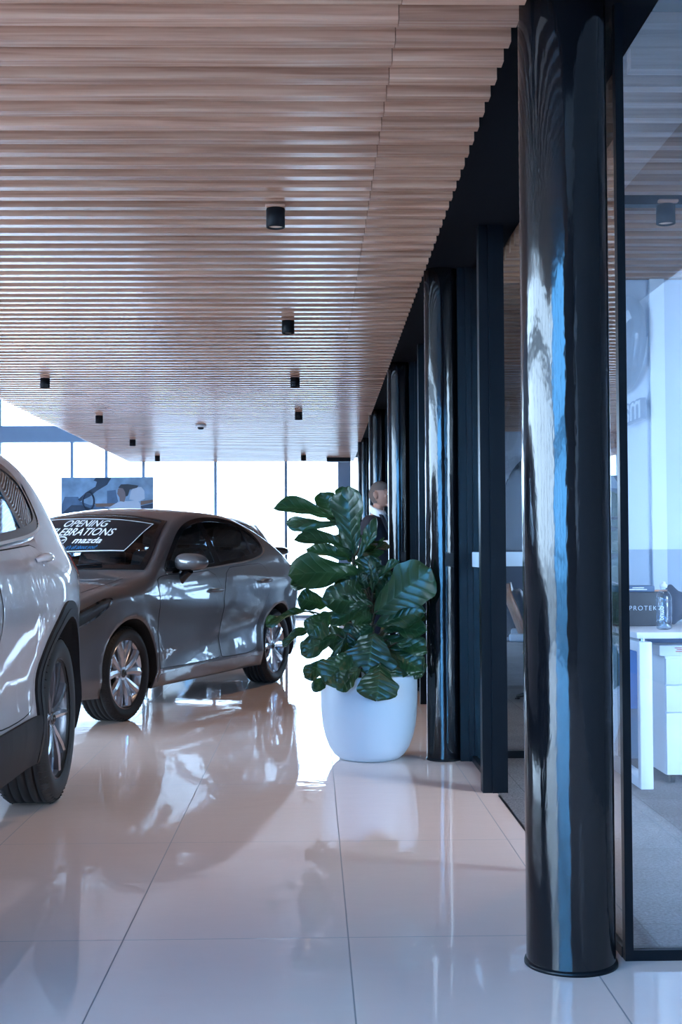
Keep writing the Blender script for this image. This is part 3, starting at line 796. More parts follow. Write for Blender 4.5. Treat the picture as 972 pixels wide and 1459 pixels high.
def make_car(name, label, c, style):
    root = thing(name, label, 'car', (0,0,0), 0, None)
    S = Shape(c); paint = M[c['paint']]
    cats = c['doors']
    car_body(S, c, [paint, M['lining']], root)
    # windscreen and rear screen: sheet in (a, b), with a black border
    def screen(f, nm, matn, border):
        mb = MB(); rg = MB(); nu, nv = 28, 16
        def pt(u, t):
            lo, hi = f['lo'](u), f['hi'](u); a = lo+(hi-lo)*t; return a, u*(S.wr(a)-f['m'])
        g = [[pt(-1+2*i/nu, j/nv) for j in range(nv+1)] for i in range(nu+1)]
        vs = [S.topfn(a, b, .004) for col in g for a, b in col]
        mb.add(vs, [(i*(nv+1)+j, (i+1)*(nv+1)+j, (i+1)*(nv+1)+j+1, i*(nv+1)+j+1) for i in range(nu) for j in range(nv)], True)
        o = mb.build(nm, matn, root)
        per = [(-1+2*i/nu, 0) for i in range(nu)]+[(1, j/nv) for j in range(nv)]+[(1-2*i/nu, 1) for i in range(nu)]+[(-1, 1-j/nv) for j in range(nv)]
        out = [pt(*p) for p in per]; inn = [pt(p[0]*(1-border[0]), border[1]+p[1]*(1-border[1]-border[2])) for p in per]
        out = [pt(p[0]*1.012, p[1]*1.02-.01) for p in per]
        ring(rg, out, inn, S.topfn, .0065); rg.build('screen_surround', M['gloss_black'], o)
        return o, pt
    wsc, wpt = screen(c['screen'], 'windscreen', M['car_glass_front'], (.045, .07, .03))
    hsc, hpt = screen(c['hatch'], 'rear_screen', M['car_glass'], (.06, .06, .08))
    for sg in (1, -1):
        fn = S.sidefn(sg)
        # dark gaps, then door skins standing just proud
        for nm, poly in cats:
            g = MB(); p = dens(chaikin(poly, 2), .05)
            d = MB(); sheet(d, inset(p, .0), fn, .0028, .06, .004); d_o = d.build(nm, paint, root)
            ring(g, inset(p, -.0055), inset(p, .004), fn, .0012, skirt=0); g.build('door_gap', M['gap'], d_o)
            if nm in c['handles']: handle_part(S, *c['handles'][nm], sg, d_o)
        # side glass
        out = dens(chaikin(c['dlo'], 2), .03)
        rg = MB(); ring(rg, inset(out, -.012), inset(out, .022), fn, .0065)
        for (a0, a1) in c['pillars']:
            zs = [(a0, -1), (a1, -1), (a1, 3), (a0, 3)]
            zlo = S.zb((a0+a1)/2)+.01
            po = [p for p in clip(clip(out, a1, 0, True), a0, 0, False)]
            if len(po) > 2: sheet(rg, po, fn, .006, .05, .004)
        side_o = rg.build('window_surround', M['gloss_black'], root)
        cuts = [c['dlo'][0][0]-1]+[.5*(p[0]+p[1]) for p in c['pillars']]+[c['dlo'][0][0]+6]
        for a0, a1 in zip(cuts[:-1], cuts[1:]):
            po = clip(clip(out, a1, 0, True), a0, 0, False)
            if len(po) > 2:
                pn = MB(); sheet(pn, po, fn, .002, .05, 0); pn.build('side_window', M['car_glass'], root)
        lo = [(a, S.zbf(a)+c['chrome_dz']) for a in np.linspace(c['chrome'][0], c['chrome'][1], 40)]
        if 'chrome_path' in c: lo = dens(chaikin(c['chrome_path'], 2, False), .04, False)
        ch = MB(); ring(ch, [(a, z+.006) for a, z in lo], [(a, z-.006) for a, z in lo], fn, .010, closed=False); ch.build('window_trim', M['chrome'], root)
        # lamps
        for nm, poly, mt in c['lamps']:
            p = dens(chaikin(poly, 2), .03); l = MB(); sheet(l, p, fn, .004, .03, .01); lo_ = l.build(nm, M[mt], root)
            e = MB(); q = inset(p, .012); ring(e, p, q, fn, .0065); e.build('lamp_edge', M['chrome'] if mt == 'head_glass' else M['gloss_black'], lo_)
            if mt == 'head_glass':
                mm = MB(); cx = sum(v[0] for v in p)/len(p); cz = sum(v[1] for v in p)/len(p); mm.sphere(fn(cx-.08, cz, -.004), .03, 16, 10); mm.build('lamp_lens', M['chrome'], lo_)
        # cladding and arch trims
        if c.get('clad'):
            for ax in (c['af'], c['ar']):
                cl = MB()
                t0, t1 = c['clad_arc']
                ts = np.linspace(t0, t1, 48)
                o_ = [(ax+math.cos(t)*(c['Ra']+c['clad']), c['R']+math.sin(t)*(c['Ra']+c['clad'])) for t in ts]
                i_ = [(ax+math.cos(t)*(c['Ra']-.006), c['R']+math.sin(t)*(c['Ra']-.006)) for t in ts]
                o_ = [(a, max(z, S.z0(a)+.01)) for a, z in o_]; i_ = [(a, max(z, S.z0(a)+.005)) for a, z in i_]
                m_ = [((p[0]*.5+q[0]*.5), (p[1]*.5+q[1]*.5)) for p, q in zip(o_, i_)]
                ring(cl, o_, m_, fn, .012, closed=False, skirt=.016); ring(cl, m_, i_, fn, .016, closed=False, skirt=.03)
                cl.build('arch_cladding', M['cladding'], root)
            sl = MB(); po = dens(c['sill'], .06); sheet(sl, po, fn, .014, .08, .02); sl.build('sill_cladding', M['cladding'], root)
        else:
            sl = MB(); po = dens(chaikin(c['sill'], 1), .06); sheet(sl, po, fn, .004, .08, .01); sl.build('sill', paint, root)
        mirror_part(S, *c['mirror'], sg, root, c['mscale'])
        for ax, nm in ((c['af'], 'front'), (c['ar'], 'rear')):
            x = S.W(ax)*.985-c['tw']/2-c['tuck']
            p = S.P(ax, sg*x, c['R']); wheel(root, c, p, sg, style)
            # wheel housing
            wl = MB(); rA = c['Ra']-.004; ts = np.linspace(-.25, math.pi+.25, 30); xi = c['inner']-.02
            ring_ = [(ax+math.cos(t)*rA, c['R']+math.sin(t)*rA) for t in ts]
            vs = [S.P(a, sg*(S.side(a, max(z, S.z0(a)))-.012), max(z, S.z0(a))) for a, z in ring_]+[S.P(a, sg*xi, max(z, S.z0(a))) for a, z in ring_]
            k = len(ring_); wl.add(vs, [(i, i+1, k+i+1, k+i) for i in range(k-1)], True); wl.add(vs[k:], [list(range(k))], False)
            wl.build('wheel_housing', M['lining'], root)
    # fog of interior: floor, dash, wheel, seats
    it = MB(); zi = c['floor_z']
    it.rbox(-.62, c['dash']-.5-c['a0'], zi-.03, .62, c['ar']-.1-c['a0'], zi, .01)
    it.rbox(-.66, c['dash']-.42-c['a0'], zi+.2, .66, c['dash']-c['a0'], c['dash_z'], .06, 3)
    it.rbox(-.10, c['dash']-c['a0'], zi, .10, c['dash']+.9-c['a0'], zi+.25, .03)
    it.rbox(-.60, c['ar']-.1-c['a0'], zi, .60, c['L']-.35-c['a0'], zi+.33, .03)
    io = it.build('dashboard', M['seat'], root)
    for x in (-.37, .37):
        seat_part(root, x, c['dash']+.66-c['a0'], zi+.17)
        seat_part(root, x*.95, c['dash']+1.55-c['a0'], zi+.15)
    swh = MB(); ctr = Vector((-.37, c['dash']+.16-c['a0'], c['dash_z']-.02))
    swh.tube([ctr+Vector((.18*math.cos(t), .18*math.sin(t)*.42, .18*math.sin(t)*.9)) for t in np.linspace(0, 2*math.pi, 33)[:-1]], .015, closed=True)
    swh.tube([ctr+Vector((-.17,0,0)), ctr, ctr+Vector((.17,0,0))], .018); swh.cyl(ctr, ctr+Vector((0,-.25,-.1)), .03)
    swh.build('steering_wheel', M['seat'], root)
    # nose: grille, lower intake, emblem, plate recess
    y0 = -c['a0']; gz0, gz1, gw = c['grille']
    gr = MB(); gr.prism([(-gw, gz1-.03), (-gw*.9, gz1), (gw*.9, gz1), (gw, gz1-.03), (gw*.62, gz0+.02), (gw*.5, gz0), (-gw*.5, gz0), (-gw*.62, gz0+.02)], y0-.012, y0+.02)
    go = gr.build('grille', M['gloss_black'], root)
    gb = MB()
    for k in range(6):
        z = gz0+.03+(gz1-gz0-.05)*k/5.5; w = gw*(.55+.38*k/5.5); gb.box(-w, y0-.018, z-.004, w, y0-.010, z+.004)
    gb.build('grille_bar', M['lining'], go)
    gw_ = MB(); gw_.tube([(-gw*1.12, y0-.0, gz1+.01), (-gw*1.0, y0-.012, gz1-.03), (-gw*.62, y0-.018, gz0+.01), (-gw*.5, y0-.02, gz0-.01), (gw*.5, y0-.02, gz0-.01), (gw*.62, y0-.018, gz0+.01), (gw*1.0, y0-.012, gz1-.03), (gw*1.12, y0, gz1+.01)], .012); gw_.build('grille_wing', M['chrome'], go)
    em = MB(); emblem(em, (0, y0-.028, gz0+.66*(gz1-gz0)), (1,0,0), (0,0,1), (0,-1,0), .17, .13, .008, .01); em.build('emblem', M['chrome'], go)
    yr = c['L']-c['a0']
    pl = MB(); pl.rbox(-.26, yr-.03, c['plate_z']-.06, .26, yr+.008, c['plate_z']+.06, .008); pl.build('plate_recess', M['gloss_black'], root)
    # wipers at the windscreen base
    wp = MB()
    for u0, u1 in ((-.75, -.02), (-.1, .62)):
        pts = [S.topfn(*wpt(u0+(u1-u0)*q, .02+.05*q), .018) for q in np.linspace(0, 1, 10)]; wp.tube(pts, .009, n=8)
    wp.build('wiper', M['gloss_black'], root)
    # bonnet shut line and bonnet crease
    ha = [(a, S.wr(a)-.055) for a in np.linspace(.30, c['cowl']-.02, 30)]
    for sg in (1, -1):
        ln = MB(); ring(ln, [(a, sg*(b+.003)) for a, b in ha], [(a, sg*(b-.003)) for a, b in ha], S.topfn, .0015, skirt=0, closed=False)
        ln.build('bonnet_gap', M['gap'], root)
    if c.get('rails'):
        for sg in (1, -1):
            rl = MB(); pts = [S.topfn(a, sg*(S.wr(a)-.04), .03) for a in np.linspace(2.2, 3.8, 14)]
            pts = [S.topfn(2.15, sg*(S.wr(2.15)-.04), -.005)]+pts+[S.topfn(3.9, sg*(S.wr(3.9)-.04), -.005)]
            rl.tube(pts, .014, n=10); rl.build('roof_rail', M['gloss_black'], root)
    return root, S, wpt

def banner(S, wpt, root, u0, u1, t0, t1, skew):
    """black dealership banner across the top of the windscreen, white border and lettering"""
    Wd = 1.20; H = .235
    def fn(x, y, off):                 # x 0..Wd from viewer's left to right, y 0..H up
        q = y/H; u = u0+(u1-u0)*x/Wd
        u = u if x < Wd*.5 else u+(skew*(q-1))*(x/Wd-.5)*2
        a, b = wpt(u, t0+(t1-t0)*q); return S.topfn(a, b, .011+off)
    mb = MB(); rect = [(0,0),(Wd,0),(Wd,H),(0,H)]
    d = dens(rect, .03); sheet(mb, d, fn, 0, .04, .004)
    o = mb.build('banner', M['banner'], root); o['label'] = 'black windscreen banner with white lettering'
    e = MB(); ring(e, inset(d, .003), inset(d, .0085), fn, .0012, skirt=0); e.build('banner_border', M['banner_white'], o)
    def put(s, x, y, size, mt, nm, bold=.0, shear=.22, sx=1.0):
        vs, fs = text_shape(s, size, shear=0, bold=bold)
        b2 = bmesh.new(); bv = [b2.verts.new(v) for v in vs]
        for f in fs:
            try: b2.faces.new([bv[i] for i in f])
            except ValueError: pass
        xs = [v[0] for v in vs]; x -= max(xs)*sx; k = int((max(xs)-min(xs))/.04)+1
        for i in range(1, k):
            bmesh.ops.bisect_plane(b2, geom=b2.verts[:]+b2.edges[:]+b2.faces[:], plane_co=(min(xs)+i*.04,0,0), plane_no=(1,0,0))
        b2.verts.index_update(); t = MB()
        t.add([fn(x+v.co.x*sx+v.co.y*shear, y+v.co.y, .002) for v in b2.verts], [[v.index for v in f.verts] for f in b2.faces]); b2.free()
        return t.build(nm, mt, o)
    put('OPENING', .875, .166, .070, M['banner_white'], 'lettering', .0006, shear=.0, sx=1.2)
    put('CELEBRATIONS', .985, .106, .070, M['banner_white'], 'lettering', .0006, shear=.0, sx=1.2)
    put('ng', .515, .056, .055, M['banner_white'], 'lettering', 0, shear=0)
    put('mazda', .955, .053, .056, M['banner_white'], 'lettering', .0012, shear=0, sx=1.6)
    put("it's all about you!", .955, .018, .032, M['banner_blue'], 'lettering', -.0003, shear=0, sx=1.1)
    em = MB(); cx, cy, w, h = .60, .064, .125, .066
    def band(path, r, closed=False):
        n = len(path); oo, ii = [], []
        for i, p in enumerate(path):
            a_ = path[i-1] if (i or closed) else p; b_ = path[(i+1) % n] if (i < n-1 or closed) else p
            d_ = Vector((b_[0]-a_[0], b_[1]-a_[1])).normalized(); nn = (-d_.y*r, d_.x*r)
            oo.append((cx+p[0]+nn[0], cy+p[1]+nn[1])); ii.append((cx+p[0]-nn[0], cy+p[1]-nn[1]))
        ring(em, oo, ii, fn, .002, skirt=0, closed=closed)
    band([(w/2*math.cos(t), h/2*math.sin(t)) for t in np.linspace(0, 2*math.pi, 40)[:-1]], .0032, True)
    for sx in (1, -1): band([(sx*.0,-.010),(sx*.015,-.004),(sx*.028,.009),(sx*.050,.012)], .0042)
    em.build('emblem', M['banner_white'], o)
    return o

M['paint_grey'] = paint_mat('grey_metallic_paint', (.125,.118,.125), .28, .36)
M['paint_white'] = paint_mat('pearl_white_paint', (.60,.575,.61), .12, .32, .05)
M['paint_dark'] = paint_mat('bronze_black_paint', (.045,.034,.030), .6, .3)
M['lining'] = pmat('car_lining', (.012,.012,.014), .8, noise=.2)
M['seat'] = pmat('car_trim', (.016,.016,.02), .6, noise=.2)
M['gap'] = pmat('shut_line', (.004,.004,.005), .8, noise=.1)
M['gloss_black'] = pmat('gloss_black', (.008,.008,.010), .12, noise=.1)
M['mirror_band'] = M['chrome']
M['cladding'] = pmat('grey_black_cladding', (.011,.012,.016), .55, spec=.3, noise=.15, bump=.1, bscale=300)
M['tyre'] = pmat('tyre_rubber', (.011,.011,.013), .6, noise=.2)
M['rim_hatch'] = pmat('silver_alloy', (.62,.62,.66), .25, metal=.85, noise=.02)
M['rim_suv'] = pmat('gunmetal_alloy', (.13,.13,.15), .3, metal=.7, noise=.03)
M['rim_face'] = pmat('machined_alloy', (.65,.65,.68), .22, metal=1, noise=.02)
M['hub'] = pmat('hub_cap', (.10,.10,.11), .25, metal=.7, noise=.03)
M['disc'] = pmat('brake_disc', (.18,.18,.19), .45, metal=.9, noise=.05)
M['car_glass'] = glass_mat('tinted_car_glass', (.45,.50,.55), boost=1.2)
M['car_glass_front'] = glass_mat('windscreen_glass', (.55,.62,.66), boost=1.3)
M['head_glass'] = pmat('headlamp_glass', (.05,.055,.06), .05, noise=.2, coat=1)
M['tail_glass'] = pmat('tail_lamp_red', (.22,.01,.012), .08, coat=1, noise=.1)
M['banner'] = pmat('banner_black', (.010,.010,.014), .5, noise=.2)
M['banner_white'] = pmat('banner_white', (.85,.87,.9), .5, noise=.01)
M['banner_blue'] = pmat('banner_blue', (.03,.30,.72), .5, noise=.02)

HATCH = dict(L=4.46, a0=2.25, paint='paint_grey', af=.93, ar=3.63, R=.322, Ra=.375, tw=.225, rim=.240, inner=.56, tuck=.008, spin=.3,
  W=[(0,.60),(.03,.67),(.10,.745),(.25,.82),(.5,.868),(.9,.892),(1.6,.897),(2.6,.897),(3.3,.895),(3.8,.885),(4.1,.86),(4.3,.81),(4.42,.72),(4.46,.62)],
  zr=[(0,.60),(.10,.655),(.35,.77),(.7,.845),(1.0,.888),(1.25,.935),(1.45,1.035),(1.75,1.20),(2.0,1.315),(2.25,1.385),(2.6,1.42),(3.0,1.405),(3.4,1.315),(3.75,1.185),(4.05,1.06),(4.25,.98),(4.38,.92),(4.46,.80)],
  zt=[(0,.64),(.10,.735),(.35,.835),(.7,.91),(1.0,.95),(1.12,.97),(1.5,1.185),(1.85,1.365),(2.1,1.425),(2.5,1.455),(3.0,1.45),(3.5,1.39),(3.85,1.31),(3.95,1.235),(4.2,1.08),(4.36,1.0),(4.42,.94),(4.46,.84)],
  z0=[(0,.27),(.2,.21),(.6,.19),(1.4,.185),(3.2,.185),(4.0,.22),(4.3,.28),(4.46,.36)],
  belt=[(1.2,.925),(2.4,.965),(3.3,1.03),(3.9,1.06),(4.46,1.06)],
  fz=[(.15,.925),(.22,.955),(.32,.985),(.42,.978),(.55,.975),(.68,.992),(.80,1.0),(.88,.985),(.96,.955),(1.05,.93)],
  rr=[(0,.10),(1.0,.09),(1.5,.05),(2.4,.05),(3.6,.055),(4.1,.09),(4.46,.08)],
  k1=.40, k2=.28, flare=.020, haunch=.020, hz=.86,
  crease=[(.9,.83,3.0,.70,.012,.05),(1.5,.36,3.2,.56,-.020,.07)],
  screen=dict(lo=lambda u: 1.13+.20*abs(u)**2, hi=lambda u: 1.93+.10*abs(u)**2, m=.022),
  hatch=dict(lo=lambda u: 3.90+.02*u*u, hi=lambda u: 4.27+.0*u*u, m=.06),
  dlo=[(1.52,.985),(1.75,1.12),(2.05,1.275),(2.35,1.345),(2.7,1.37),(3.05,1.35),(3.25,1.30),(3.40,1.225),(3.47,1.14),(3.40,1.09),(3.15,1.045),(2.4,.985),(1.8,.96),(1.54,.955)],
  pillars=[(2.40,2.50),(3.17,3.205)], chrome=(1.5,3.7), chrome_dz=.0, chrome_path=[(1.50,.945),(1.8,.95),(2.4,.975),(3.12,1.022),(3.38,1.062),(3.495,1.11),(3.50,1.18)],
  doors=[('front_door', [(1.36,.93),(1.33,.85),(1.36,.33),(1.40,.315),(2.36,.315),(2.41,.34),(2.44,.96),(1.9,.935)]),
         ('rear_door', [(2.455,.96),(2.425,.34),(2.46,.315),(3.06,.315),(3.15,.36),(3.20,.52),(3.30,.68),(3.40,.78),(3.42,1.0),(3.0,.985)])],
  handles={'front_door': (2.27,.80), 'rear_door': (3.28,.845)},
  sill=[(1.36,.20),(3.22,.20),(3.20,.295),(1.38,.295)],
  lamps=[('headlamp', [(.05,.64),(.28,.715),(.62,.80),(.72,.79),(.56,.705),(.25,.62),(.05,.575)], 'head_glass'),
         ('tail_lamp', [(4.05,.99),(4.25,.95),(4.40,.87),(4.44,.78),(4.38,.75),(4.22,.80),(4.06,.93)], 'tail_glass')],
  win2d=None, mirror=(1.74,1.022), mscale=1.0, mout=.10, dash=1.75, dash_z=.92, floor_z=.30, grille=(.40,.62,.42), plate_z=.62, cowl=1.12)
SUV = dict(L=4.55, a0=2.27, paint='paint_white', af=.93, ar=3.63, R=.365, Ra=.455, tw=.228, rim=.262, inner=.56, tuck=.0, spin=.25,
  W=[(0,.66),(.04,.73),(.12,.80),(.3,.87),(.6,.905),(1.1,.917),(2.5,.92),(3.4,.92),(3.9,.912),(4.2,.885),(4.4,.83),(4.5,.77),(4.55,.69)],
  zr=[(0,.78),(.1,.84),(.35,.93),(.8,.99),(1.2,1.05),(1.4,1.15),(1.75,1.345),(2.05,1.48),(2.4,1.58),(2.9,1.62),(3.5,1.61),(4.0,1.56),(4.2,1.49),(4.35,1.29),(4.45,1.12),(4.52,1.0),(4.55,.90)],
  zt=[(0,.84),(.1,.93),(.35,1.01),(.8,1.07),(1.05,1.11),(1.2,1.18),(1.7,1.47),(1.95,1.59),(2.3,1.67),(2.8,1.70),(3.4,1.70),(4.0,1.665),(4.3,1.59),(4.36,1.47),(4.45,1.24),(4.52,1.08),(4.55,.98)],
  z0=[(0,.33),(.2,.27),(.6,.25),(1.4,.235),(3.2,.235),(4.0,.26),(4.3,.30),(4.55,.38)],
  belt=[(1.2,1.05),(2.4,1.08),(3.3,1.12),(3.9,1.16),(4.55,1.20)],
  fz=[(.2,.93),(.3,.965),(.42,.985),(.55,.978),(.70,.985),(.85,1.0),(.97,.987),(1.05,.955),(1.12,.912),(1.2,.87)],
  rr=[(0,.12),(1.0,.11),(1.5,.06),(2.4,.07),(3.6,.08),(4.1,.10),(4.55,.10)],
  k1=.50, k2=.12, flare=.014, haunch=.018, hz=.98,
  crease=[(1.0,.96,3.4,.84,.010,.06),(1.4,.50,3.3,.60,-.018,.09)],
  screen=dict(lo=lambda u: 1.20+.16*abs(u)**2, hi=lambda u: 1.95+.10*abs(u)**2, m=.022),
  hatch=dict(lo=lambda u: 4.34+.0*u*u, hi=lambda u: 4.47, m=.07),
  dlo=[(1.60,1.13),(1.85,1.29),(2.15,1.42),(2.5,1.49),(2.95,1.515),(3.3,1.505),(3.62,1.47),(3.76,1.41),(3.74,1.30),(3.66,1.225),(3.5,1.195),(3.2,1.165),(2.4,1.12),(1.62,1.085)],
  pillars=[(2.40,2.50),(3.26,3.33)], chrome=(1.6,4.0), chrome_dz=.0, chrome_path=[(1.58,1.07),(2.4,1.107),(3.2,1.15),(3.5,1.178),(3.68,1.21),(3.76,1.29),(3.785,1.41)],
  doors=[('front_door', [(1.40,1.05),(1.36,.95),(1.38,.50),(1.42,.455),(2.36,.455),(2.42,.50),(2.44,1.09),(1.9,1.06)]),
         ('rear_door', [(2.455,1.09),(2.435,.50),(2.48,.455),(3.02,.455),(3.10,.50),(3.16,.66),(3.26,.80),(3.40,.90),(3.44,1.13),(3.0,1.11)])],
  handles={'front_door': (2.27,1.02), 'rear_door': (3.30,1.06)},
  clad=.062, clad_arc=(-.42, math.pi+.42),
  sill=[(1.34,.245),(3.22,.245),(3.18,.40),(3.14,.44),(1.42,.44),(1.38,.40)],
  lamps=[('headlamp', [(.05,.80),(.30,.86),(.60,.93),(.62,.91),(.45,.83),(.22,.76),(.05,.74)], 'head_glass'),
         ('tail_lamp', [(4.15,1.10),(4.35,1.09),(4.49,1.04),(4.52,.97),(4.40,.95),(4.22,.99)], 'tail_glass')],
  win2d=None, mirror=(1.66,1.15), mscale=.95, mout=.045, dash=1.80, dash_z=1.03, floor_z=.38, grille=(.52,.79,.46), plate_z=.80, cowl=1.18, rails=False)
def lift(z): q = min(1, max(0, (z-.52)/.30)); return z+.05*q*q*(3-2*q)
for k_ in ('zr','zt','belt','dlo','chrome_path'): HATCH[k_] = [(a, lift(z)) for a, z in HATCH[k_]]
HATCH['fz'] = [(lift(z), f) for z, f in HATCH['fz']]
HATCH['doors'] = [(n, [(a, lift(z)) for a, z in p]) for n, p in HATCH['doors']]
HATCH['lamps'] = [(n, [(a, lift(z)) for a, z in p], m) for n, p, m in HATCH['lamps']]
HATCH['handles'] = {n: (a, lift(z)) for n, (a, z) in HATCH['handles'].items()}
HATCH['mirror'] = (HATCH['mirror'][0], lift(HATCH['mirror'][1])); HATCH['dash_z'] += .04
for c_ in (HATCH, SUV): c_['win2d'] = [dens(chaikin(c_['dlo'], 2), .03)]

hatch, HS, hpt = make_car('hatchback', 'grey metallic five-door hatchback with silver wheels and a black windscreen banner', HATCH, 'hatch')
banner(HS, hpt, hatch, -.93, .90, .27, .85, .16)
hatch.location = (HX, HY, 0); hatch.rotation_euler = (0, 0, HROT)
suv, SS, spt = make_car('sport_utility_vehicle', 'pearl white sport utility vehicle with grey-black wheel-arch cladding at the left edge', SUV, 'suv')
suv.location = (UX, UY, 0); suv.rotation_euler = (0, 0, UROT); suv.scale = (USC,)*3
SUV2 = dict(SUV); SUV2['paint'] = 'paint_dark'
suv2, S2, spt2 = make_car('sport_utility_vehicle', 'dark bronze sport utility vehicle parked behind the grey hatchback', SUV2, 'suv')
banner(S2, spt2, suv2, -.93, .90, .27, .85, .16)
suv2.location = (VX, VY, 0); suv2.rotation_euler = (0, 0, VROT)
# ------------------------------------------------------------------ potted fiddle-leaf fig
PX, PY = .308, 7.235
fig = thing('potted_fig', 'leafy green fiddle-leaf fig in a tall rounded white pot beside the black columns', 'plant', (PX, PY, 0))
mb = MB()
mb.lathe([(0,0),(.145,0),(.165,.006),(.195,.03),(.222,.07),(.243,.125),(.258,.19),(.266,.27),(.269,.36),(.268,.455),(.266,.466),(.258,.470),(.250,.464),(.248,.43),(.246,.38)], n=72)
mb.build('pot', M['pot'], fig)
mb = MB(); mb.lathe([(0,.425),(.12,.432),(.2,.42),(.249,.415)], n=40); mb.build('soil', M['soil'], fig)
LV = []; LF = []; LUV = []
ST = MB()
def zl(x, y, d=0.0):                # the plant's own frame, metres: x across, z up, y depth
    k = 1/3.104/256.
    return Vector((((x-484)*k), d, (1364-y)*k))
rl = random.Random(11)
def leaf(b, t, wd, face=(0,-1,.35), bend=.1, fold=.25, wave=.05, curl=0.0, tips=0.0):
    ax = t-b; L = ax.length; ax.normalize()
    f = Vector(face); n = (f-ax*f.dot(ax))
    n = n.normalized() if n.length > 1e-3 else ax.orthogonal().normalized()
    s = ax.cross(n).normalized()
    NU, NV = 18, 10; base = len(LV); ph = rl.random()*6
    pr = pchip([(0,.0),(.06,.22),(.18,.46),(.34,.58),(.5,.78),(.68,1.0),(.84,.93),(.94,.62),(.985,.30),(1,.04)])
    for i in range(NU+1):
        u = i/NU
        for j in range(NV+1):
            v = -1+2*j/NV
            w = .5*wd*pr(u)*(1+.06*math.sin(u*19+ph+(2 if v > 0 else 0))*abs(v))
            h = bend*L*(4*u*(1-u)) - tips*L*u*u + fold*w*abs(v)**1.4 - curl*w*v*v + wave*L*.5*math.sin(u*13+ph+v*1.5)*v*v
            h += .0035*math.sin((u-abs(v)*.22)*7*2*math.pi)*abs(v)*(1-abs(v))*2 + .012*math.sin(u*8+ph*2+v*4)*abs(v)
            p = b+ax*(L*u)+s*(w*v)+n*h
            LV.append(tuple(p)); LUV.append((u, v))
    for i in range(NU):
        for j in range(NV):
            a = base+i*(NV+1)+j; LF.append((a, a+1, a+NV+2, a+NV+1))
    # petiole back to the nearest stem
    z = b.z-.05; q = min(trunk, key=lambda k: (Vector(k)-b-Vector((0,0,-.06))).length)
    q = Vector(q); m_ = (q+b)/2+Vector((0,0,-.012))
    ST.tube([q, m_, b, b+ax*L*.06+n*.004], [.006,.0045,.0045,.004], n=7)
stems = [[(.0,.0,.42),(.012,.0,.62),(.02,.0,.80),(.015,-.01,.93)], [(-.05,.05,.42),(-.07,.06,.7),(-.075,.04,.95),(-.085,.02,1.15),(-.075,.0,1.30)], [(.06,.07,.42),(.10,.09,.65),(.11,.08,.80)]]
trunk = []
for s_ in stems:
    pts = []
    for a, b in zip(s_[:-1], s_[1:]):
        for k in range(5): pts.append(tuple(Vector(a).lerp(Vector(b), k/5)))
    pts.append(s_[-1]); trunk += pts
    ST.tube(pts, [.014-.007*i/len(pts) for i in range(len(pts))], n=10)
# upper crown
leaf(zl(345,312,.02), zl(68,262,-.08), 108/795., (.1,-.75,.75), .10, .30, .04)
leaf(zl(350,330,.03), zl(120,325,.05), 70/795., (0,-1,-.3), .06, .2)
leaf(zl(418,480,.0), zl(398,165,-.04), 150/795., (-.35,-1,.1), .06, .35, .05)
leaf(zl(340,330,.10), zl(275,185,.12), 105/795., (.2,-1,.2), .05, .2)
leaf(zl(400,300,.08), zl(372,160,.10), 95/795., (.2,-1,.2), .05, .2)
leaf(zl(420,455,.0), zl(158,398,-.06), 105/795., (.1,-.7,.8), .10, .35, .05)
leaf(zl(432,498,-.03), zl(520,305,-.06), 62/795., (-.6,-1,.1), -.08, .55, .05)
leaf(zl(420,490,.04), zl(210,440,.12), 80/795., (0,-.8,.6), .06, .3)
leaf(zl(415,500,.05), zl(345,430,.0), 60/795., (.5,-1,.4), .05, .4)
# middle
leaf(zl(450,555,-.06), zl(132,555,-.20), 172/795., (.0,-1,.55), .08, .22, .04)
leaf(zl(440,575,.0), zl(140,600,-.02), 120/795., (.0,-.7,.9), .06, .3, .06)
leaf(zl(505,722,-.10), zl(750,530,-.20), 205/795., (.1,-1,.15), .05, .18, .03)
leaf(zl(470,595,-.06), zl(490,470,-.04), 118/795., (-.1,-1,.1), .03, .25)
leaf(zl(478,612,-.10), zl(618,498,-.10), 52/795., (-.5,-.8,.7), .05, .6, .08)
leaf(zl(465,620,-.12), zl(440,545,-.16), 58/795., (.4,-1,.2), .05, .5)
leaf(zl(498,640,-.10), zl(490,485,-.13), 46/795., (.5,-1,.1), .06, .5)
leaf(zl(500,690,-.10), zl(278,655,-.22), 140/795., (.1,-1,.35), .08, .3, .05)
leaf(zl(470,665,-.08), zl(360,590,-.16), 120/795., (.1,-1,.4), .06, .2)
leaf(zl(482,688,-.14), zl(312,765,-.24), 88/795., (.2,-.8,.7), .10, .45, .06)
leaf(zl(300,690,-.05), zl(172,655,-.12), 100/795., (.2,-1,.3), .05, .2)
leaf(zl(245,718,-.06), zl(34,772,-.15), 62/795., (.1,-.5,1.0), .10, .3, .09)
leaf(zl(255,780,-.05), zl(105,858,-.12), 50/795., (.3,-.6,.9), .08, .4, .08)
leaf(zl(318,715,-.10), zl(222,815,-.16), 118/795., (.1,-1,.2), .05, .2)
leaf(zl(345,815,-.10), zl(185,892,-.16), 100/795., (.1,-1,.4), .07, .25)
leaf(zl(500,800,-.16), zl(470,978,-.22), 232/795., (-.02,-1,.15), .04, .12, .03)
leaf(zl(512,778,-.06), zl(728,715,-.17), 120/795., (.1,-1,.5), .08, .3, .05)
leaf(zl(545,800,-.02), zl(728,800,-.16), 110/795., (.1,-.9,.6), .08, .3, .05)
leaf(zl(560,840,-.04), zl(728,885,-.17), 100/795., (.1,-1,.5), .08, .3, .05)
leaf(zl(570,880,-.08), zl(708,970,-.18), 112/795., (.1,-1,.35), .06, .25)
leaf(zl(600,850,-.12), zl(660,885,-.14), 62/795., (.1,-1,.3), .05, .2)
